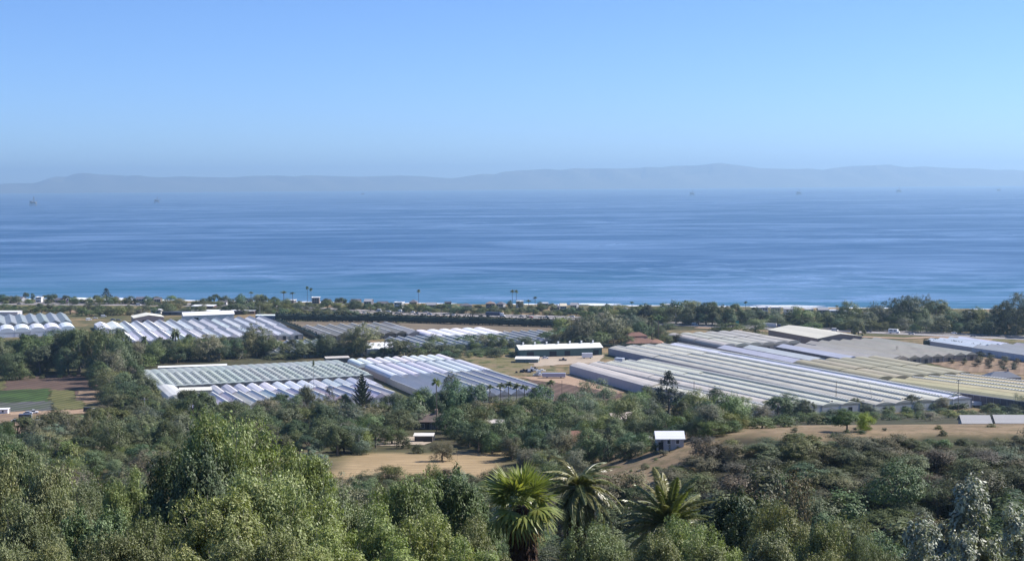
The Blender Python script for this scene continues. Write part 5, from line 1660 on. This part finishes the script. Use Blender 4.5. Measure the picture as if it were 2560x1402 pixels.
planted(Z, [(1138, 1038, 34, 1082, 'light'), (1000, 1040, 56, 1085, 'oak'), (980, 1060, 70, 1110, 'light'), (940, 1060, 80, 1120, 'oak'), (905, 1070, 70, 1128, 'light'), (1172, 1055, 76, 1118, 'oak'), (1200, 1046, 74, 1128, 'light'), (1196, 1070, 70, 1132, 'oak'),
            (1105, 1103, 66, 1152, 'scrub'), (1250, 1052, 80, 1126, 'oak'), (1290, 1040, 80, 1120, 'oak'), (1230, 1080, 70, 1134, 'oak'), (1280, 1090, 80, 1150, 'brown'), (860, 1080, 70, 1130, 'oak'), (870, 1045, 70, 1095, 'oak'), (1008, 1080, 40, 1120, 'bush'),
            (820, 1050, 70, 1105, 'oak'), (1045, 1110, 40, 1132, 'bush'), (1310, 1120, 80, 1180, 'brown')])
Z = 'in the hollow below the white barn'
planted(Z, [(1350, 1060, 90, 1136, 'oak'), (1390, 1075, 80, 1150, 'oak'), (1340, 1090, 80, 1160, 'oak'), (1440, 1045, 70, 1098, 'light'), (1480, 1050, 80, 1120, 'light'), (1460, 1098, 70, 1160, 'brown'), (1500, 1085, 70, 1150, 'oak'), (1520, 1065, 28, 1158, 'cypress'),
            (1540, 1060, 80, 1120, 'light'), (1570, 1080, 66, 1135, 'oak'), (1590, 1100, 56, 1140, 'light'), (1620, 1050, 80, 1105, 'light'), (1430, 1120, 60, 1168, 'bush'), (1400, 1125, 34, 1165, 'feather'), (1690, 1062, 60, 1105, 'oak'), (1740, 1052, 80, 1095, 'light'),
            (1780, 1050, 90, 1092, 'light'), (1655, 1096, 8, 1131, 'cypress'), (1674, 1096, 7, 1130, 'cypress'), (1640, 1102, 34, 1134, 'bush'), (1560, 1105, 50, 1150, 'bush'), (1370, 1130, 70, 1185, 'light'), (1830, 1050, 60, 1080, 'oak')])
fill('in the wood before the white gables', [(425, 1052), (1000, 1064), (1000, 1120), (880, 1138), (640, 1140), (430, 1150)], 62, ['oak', 'light', 'oak', 'euc'], (56, 105), (.65, 1.0), 51, .5)
fill('in the wood before the grey vents', [(1000, 1052), (1480, 1052), (1500, 1100), (1135, 1110), (1125, 1080), (1030, 1078)], 40, ['oak', 'light', 'oak'], (56, 100), (.75, 1.1), 52, .5)
fill('in the hollow below the white barn', [(1130, 1112), (1590, 1092), (1625, 1128), (1500, 1160), (1330, 1176), (1262, 1132)], 40, ['oak', 'light', 'oak'], (50, 95), (.7, 1.05), 53, .5)
fill('in the wood before the cream field', [(1480, 1042), (1830, 1048), (1880, 1068), (1720, 1100), (1480, 1108)], 32, ['oak', 'light', 'light'], (56, 100), (.8, 1.15), 54, .5)
fill('on the slope below the farm track', [(100, 1090), (430, 1055), (430, 1200), (40, 1210), (-40, 1120), (60, 1110)], 46, ['oak', 'light', 'euc'], (70, 110), (.6, .95), 55, .5)
fill('in the grove behind the crop fields', [(-40, 885), (330, 885), (330, 928), (-40, 934)], 26, ['oak', 'oak', 'light'], (60, 95), (.65, .95), 56, .5)
fill('in the tree line right of the crop fields', [(252, 968), (300, 932), (335, 985), (395, 1040), (415, 1076), (290, 1078)], 18, ['oak', 'oak', 'light'], (60, 90), (.65, .95), 57, .5)
fill('in the strip behind the vented glasshouse', [(330, 880), (860, 880), (860, 893), (620, 898), (335, 916)], 34, ['oak', 'light', 'bush', 'oak'], (40, 70), (.55, .85), 58, .45)
fill('in the belt along the right freeway', [(1480, 800), (2100, 822), (2100, 812), (1900, 802), (1480, 790)], 40, ['light', 'oak', 'bush'], (40, 66), (.5, .9), 59, .45)
fill('in the tall belt at far right', [(2110, 814), (2600, 834), (2600, 824), (2110, 806)], 24, ['oak', 'light', 'euc'], (50, 80), (.6, 1.0), 60, .45)
fill('in the stand behind the green shed', [(1385, 838), (1650, 834), (1620, 856), (1400, 866)], 14, ['euc', 'oak', 'light'], (44, 66), (.7, 1.2), 61, .5)
# young orchard
Z = 'in the young orchard at right'
rr = random.Random(77)
o0 = ground(2300, 896); 
for r_ in range(8):
    for k in range(9):
        q = o0 + G1 * (r_ * 10.5) + G2 * (k * 10.5 + r_ * 1.5 - 4)
        q += Vector((rr.uniform(-1.2, 1.2), rr.uniform(-1.2, 1.2), 0)); q.z = T(q.x, q.y)
        x, y = proj(q)
        if x > 2600 or y > 950 or (x < 2420 and y > 928) or rr.random() < .06: continue
        tree('brown', q, rr.uniform(4.5, 6.5), rr.uniform(2.6, 3.6), Z, x)

# the valley at the left, from the farm track down to the near trees
Z = 'on the slope below the farm track'
planted(Z, [(130, 1030, 90, 1100, 'oak'), (180, 1040, 90, 1120, 'light'), (230, 1022, 70, 1130, 'euc'), (262, 1030, 80, 1150, 'euc'), (295, 1040, 90, 1160, 'light'), (330, 1060, 90, 1140, 'oak'), (380, 1060, 90, 1140, 'light'), (420, 1050, 90, 1140, 'oak'),
            (440, 1090, 90, 1170, 'light'), (60, 1080, 60, 1120, 'oak'), (15, 1055, 60, 1140, 'light'), (110, 1080, 80, 1160, 'light'), (145, 1100, 90, 1170, 'light'), (400, 1110, 80, 1180, 'oak'), (350, 1110, 90, 1190, 'oak'), (460, 1040, 80, 1110, 'oak'),
            (210, 1090, 80, 1160, 'oak'), (30, 1110, 80, 1180, 'light')])
# scrub on the dark hillside at right
rr = random.Random(90)
def hill(zone, n, y0, y1, u0, u1, kinds, wr, hr_, seed, gap=2.6):
    rr = random.Random(seed)
    done = []
    t = 0
    while len(done) < n and t < n * 40:
        t += 1
        y = rr.uniform(y0, y1); u = rr.uniform(u0, u1); x = u * y
        if y > 299 + 25 * sstep(.095, .145, u) - 2 and u < .5 and y1 < 345 and y0 < 320: continue
        if any((x - a) ** 2 + (y - b) ** 2 < gap * gap for a, b in done): continue
        done.append((x, y))
        w = rr.uniform(*wr)
        q = Vector((x, y, T(x, y) - .15))
        tree(rr.choice(kinds), q, w, w * rr.uniform(*hr_), zone, proj(q)[0])
hill('on the upper edge of the dark hillside', 80, 302, 324, .10, .42, ['brown', 'brown', 'bush'], (2.6, 6), (.3, .55), 1, 2.4)
hill('on the middle of the dark hillside', 84, 278, 314, .065, .375, ['brown', 'brown', 'brown', 'oak'], (5.5, 12), (.36, .58), 2, 4.2)
hill('in the shaded gully under the hillside', 70, 232, 284, .05, .375, ['brown', 'brown', 'oak', 'bush'], (7, 14), (.5, .85), 3, 4.6)
hill('on the near side of the gully', 66, 165, 236, .06, .40, ['brown', 'light', 'oak'], (5, 8.5), (.7, 1.0), 4, 3.4)
hill('in the near valley at left', 90, 135, 372, -.37, -.115, ['light', 'oak', 'brown', 'euc'], (6, 11), (.7, 1.05), 6, 4.4)
hill('on the slope below the mown field', 56, 190, 352, -.115, .02, ['brown', 'light', 'oak'], (4.5, 8), (.55, .85), 7, 3.8)
hill('in the valley left of the gully', 60, 210, 345, -.12, .05, ['brown', 'light', 'oak'], (5, 8.5), (.6, .9), 5, 5)
hill('on the dry ridge', 30, 322, 350, .085, .42, ['bush', 'brown', 'bush'], (.9, 2.6), (.4, .7), 8, 2.0)
hill('on the bare slope below the white barn', 16, 300, 380, .05, .105, ['brown', 'bush'], (.9, 2.4), (.4, .7), 9, 2.0)
hill('at the right end of the hillside', 60, 175, 330, .375, .50, ['brown', 'oak', 'light', 'brown'], (6, 12), (.4, .7), 10, 5.0)
# two flat-topped trees on the ridge
for i, (px, top, wpx, base) in enumerate(((2118, 1030, 72, 1092), (2160, 1032, 52, 1090))):
    b = at(px, base, 338); b.z = T(b.x, b.y)
    D = b.y
    root = tree('oak' if i == 0 else 'light', b, wpx / FOC * D, (CAM.z - b.z - (top - 456) / FOC * D) , 'RIDGE', px, tint=(1.0, 1.2, .7) if i == 0 else (1.7, 1.75, .6))

# the near trees
def near(zone, lst):
    for px, top, wpx, D, kind in lst:
        q = at(px, top, D)
        z0 = T(q.x, q.y)
        h = q.z - z0
        w = wpx / FOC * D
        z0 -= .3
        tree(kind, Vector((q.x, q.y, z0)), w, h * 1.02, zone, px)
near('in the thicket at lower left', [(100, 1165, 240, 98, 'fgo'), (-20, 1150, 260, 88, 'fgo'), (55, 1260, 290, 72, 'fgo'), (230, 1280, 260, 76, 'fgd'), (330, 1180, 190, 128, 'fgg'), (390, 1290, 240, 74, 'fgo'), (190, 1210, 200, 112, 'fgo'),
     (30, 1110, 190, 118, 'fgd'), (20, 1120, 170, 150, 'light'), (120, 1120, 170, 170, 'light'), (300, 1330, 260, 62, 'fgo'), (120, 1350, 260, 58, 'fgo'), (-40, 1330, 220, 60, 'fgo'), (420, 1230, 150, 120, 'brown'), (250, 1180, 120, 150, 'light')])
near('in the bright clump left of centre', [(598, 1042, 360, 92, 'fgg'), (735, 1130, 290, 88, 'fgg'), (480, 1120, 280, 80, 'fgd'), (690, 1180, 380, 74, 'fgg'), (540, 1250, 380, 66, 'fgg'), (860, 1230, 300, 82, 'fgo'), (800, 1320, 320, 62, 'fgg'), (640, 1330, 300, 58, 'fgg')])
near('in the thicket left of the palms', [(1000, 1195, 280, 88, 'fgg'), (1110, 1185, 260, 96, 'fgd'), (930, 1270, 280, 74, 'fgg'), (1060, 1290, 300, 70, 'fgg'), (1180, 1300, 240, 76, 'fgo'), (1150, 1350, 240, 62, 'fgg'), (980, 1345, 260, 60, 'fgg'), (1090, 1170, 120, 125, 'fgo')])
near('in the thicket right of the palms', [(1500, 1310, 220, 80, 'fgo'), (1620, 1335, 240, 74, 'fgo'), (1740, 1300, 240, 82, 'fgg'), (1860, 1240, 240, 92, 'fgd'), (1960, 1262, 230, 86, 'fgo'), (2050, 1300, 220, 80, 'fgo'), (1900, 1330, 260, 66, 'fgo'), (2160, 1335, 150, 80, 'fgo'),
     (1780, 1360, 260, 62, 'fgo'), (2080, 1370, 240, 62, 'fgo'), (1970, 1180, 150, 190, 'brown'), (2120, 1285, 110, 130, 'light')])
near('in the lower right corner', [(2430, 1205, 330, 74, 'sil'), (2310, 1300, 260, 70, 'sil'), (2540, 1280, 260, 72, 'sil'), (2400, 1330, 240, 58, 'sil'), (2230, 1370, 200, 62, 'fgo')])

# ------------------------------------------------------------------ the three near palms
SKIRT = plain('dead_frond_thatch', (.085, .055, .04), .9, .1, .4, 9)
SKIRTL = foliage('dry_fronds', (.20, .155, .075), .7, .15, .2, .6, .3)
F_FANL = foliage('fan_palm_leaves', (.21, .245, .065), .4, .4, .3, .5, .35)


def fan_leaf(name, mat, L, seed, droop):
    """stalk along +x and a pleated fan of blades"""
    rr = random.Random(seed)
    m = MB()
    st = L * .5
    m.tube([(0, 0, 0), (st * .5, 0, st * .05), (st, 0, 0)], [.022, .018, .012], 5)
    for i in range(26):
        a = math.radians(-125 + 250 * i / 25)
        ln = L * .62 * (.72 + .28 * math.cos(a)) * rr.uniform(.92, 1.05)
        d = Vector((math.cos(a), math.sin(a), .10 * (1 if i % 2 else -1))).normalized()
        s = Vector((-math.sin(a), math.cos(a), 0)) * L * .036
        b = Vector((st, 0, 0))
        m1 = b + d * ln * .55 + Vector((0, 0, -droop * .10 * L)); e = b + d * ln + Vector((0, 0, -droop * .45 * L - rr.random() * .05))
        m.face([b, m1 - s, m1 + Vector((0, 0, .012)), b], 0) if 0 else None
        m.face([b - s * .2, m1 - s, e, m1 + s], 0)
    return m.mesh(name, mat)


def skirted_trunk(root, h, r, rs, seed, thatch):
    m = MB()
    m.tube([(0, 0, -1), (0, 0, h * .6), (0, 0, h)], [r * 1.2, r, r * .9], 10)
    m.build('trunk', BARK, root)
    rng = np.random.default_rng(seed)
    n = 1500
    a = rng.random(n) * 2 * PI
    z = h - .3 - (rng.random(n) ** 1.1) * thatch
    rad = rs * (.75 + .35 * rng.random(n)) * np.clip((h + .2 - z) / 1.2, .35, 1)
    pos = np.stack([rad * np.cos(a), rad * np.sin(a), z], 1)
    nr = np.stack([np.cos(a), np.sin(a), .2 + 0 * a], 1) + rng.normal(size=(n, 3)) * .35
    tg = np.tile(np.array([0, 0, -1.0]), (n, 1))
    put('dead_frond_skirt', leaf_mesh('dead_frond_skirt', SKIRT, pos, nr, .95, .10, rng, tg), root)


# fan palm
D = 92
c = at(1306, 1262, D)
base = Vector((c.x, c.y, T(c.x, c.y)))
hp = c.z - base.z
root = empty('fan_palm', base); tag(root, 'fan palm with stiff pleated leaves, leftmost of the three near palms', 'palm')
skirted_trunk(root, hp, .28, .85, 5, 4.2)
fl = [fan_leaf('fan_leaf', F_FANL, 2.75, k, dr) for k, dr in ((1, .1), (2, .25), (3, .5), (4, .9))]
fd = [fan_leaf('dry_fan_leaf', SKIRTL, 2.2, k, 1.3) for k in (7, 8)]
rr = random.Random(8)
for i in range(34):
    az = i * 2.399 + rr.uniform(-.2, .2)
    el = 1.35 - 1.95 * (i / 34) ** .85 + rr.uniform(-.12, .12)
    dry = el < -.42
    o = put('fan_leaf' if not dry else 'dry_fan_leaf', rr.choice(fd) if dry else fl[min(3, int((1.35 - el) / .5))], root, (1, 1, 1) if not dry else (1.2, 1.1, .9))
    o.location = (0, 0, hp + .1 - .5 * (i / 34)); o.rotation_euler = (rr.uniform(-.3, .3), -el, az)
    s = rr.uniform(.85, 1.1); o.scale = (s, s, s)


def date_palm(label, px, py, D, n, L, arch, e0, e1, trunk_r, skirt, seed, th=4.0):
    c = at(px, py, D)
    base = Vector((c.x, c.y, T(c.x, c.y)))
    hp = c.z - base.z
    root = empty('date_palm', base); tag(root, label, 'palm')
    skirted_trunk(root, hp, trunk_r, skirt, seed, th)
    fr = [frond_mesh('frond', F_DPALM, L, seed + k, arch * (.8 + .2 * k), 74, .10, .145, .35) for k in range(3)]
    rr = random.Random(seed)
    for i in range(n):
        az = i * 2.399 + rr.uniform(-.15, .15)
        el = e0 + (e1 - e0) * (i / n) ** .9 + rr.uniform(-.1, .1)
        v = rr.uniform(.8, 1.25)
        o = put('frond', rr.choice(fr), root, (v * rr.uniform(.95, 1.25), v, v * .9))
        o.location = (0, 0, hp - .5 * i / n); o.rotation_euler = (rr.uniform(-.35, .35), -el, az)
        s = rr.uniform(.85, 1.1); o.scale = (s, s, s)
    m = MB(); m.tube([(0, 0, hp - 1.0), (0, 0, hp - .3), (0, 0, hp + .25)], [trunk_r * 1.1, trunk_r * 1.6, trunk_r * .6], 10); m.build('crown_shaft', BARK, root)
    return root


date_palm('date palm with drooping fronds and brown skirt, middle of the three near palms', 1449, 1222, 104, 64, 3.4, 1.15, 1.15, -1.0, .38, 1.05, 3, 5.5)
date_palm('young date palm with upright fronds, rightmost of the three near palms', 1672, 1306, 112, 50, 4.5, .62, 1.25, -.42, .42, .8, 9, 1.5)
date_palm('half-hidden small palm left of the fan palm', 1185, 1305, 97, 26, 2.4, 1.0, 1.0, -.4, .2, .4, 15, 1.5)

# ------------------------------------------------------------------ labels for all trees: kind, place and order from the left
by = {}
for root, kind, zone, px in TREES:
    by.setdefault((zone, kind), []).append((px, root))
TWO = ['left', 'right']


PLURAL = lambda d: d + 's' if not d.endswith('bush') else d + 'es'
for (zone, kind), lst in by.items():
    K = KINDS[kind]
    desc = K['desc']
    lst.sort(key=lambda q: q[0])
    n = len(lst)
    if zone == 'RIDGE':
        for px, root in lst:
            tag(root, 'dark green flat-topped tree standing on the dry ridge' if kind == 'oak' else 'yellow-green flat-topped tree beside the dark one on the dry ridge', 'tree')
        continue
    place = zone.split(' ', 1)[1].replace('middle of the ', '').replace('upper edge of the dark hillside', 'hillside top').replace('shaded gully under the hillside', 'shaded gully').replace('near side of the gully', 'near gully bank').replace('valley left of the gully', 'valley beside the gully')
    grp = f"trees {zone}" if K['cat'] != 'bush' else f"bushes {zone}"
    if n > 26:
        k = 3 if n <= 78 else 5
        names = ['left', 'middle', 'right'] if k == 3 else ['far left', 'left', 'middle', 'right', 'far right']
        for j in range(k):
            sub = lst[j * n // k:(j + 1) * n // k]
            for i, (px, root) in enumerate(sub):
                tag(root, f"{ORD[i]} {desc} from left, {names[j]} part of {place}", K['cat'], grp)
        continue
    for i, (px, root) in enumerate(lst):
        if n == 1: lab = f"the only {desc} {zone}"
        elif n == 2: lab = f"{TWO[i]} of two {PLURAL(desc)} {zone}"
        else: lab = f"{ORD[i]} {desc} from the left {zone}"
        if len(lab.split()) > 16: lab = lab.replace(' from the left', '') + ', from left'
        if len(lab.split()) > 16: lab = lab.replace(', from left', ' from left', 1).replace(' the ', ' ')
        tag(root, lab, K['cat'], grp)
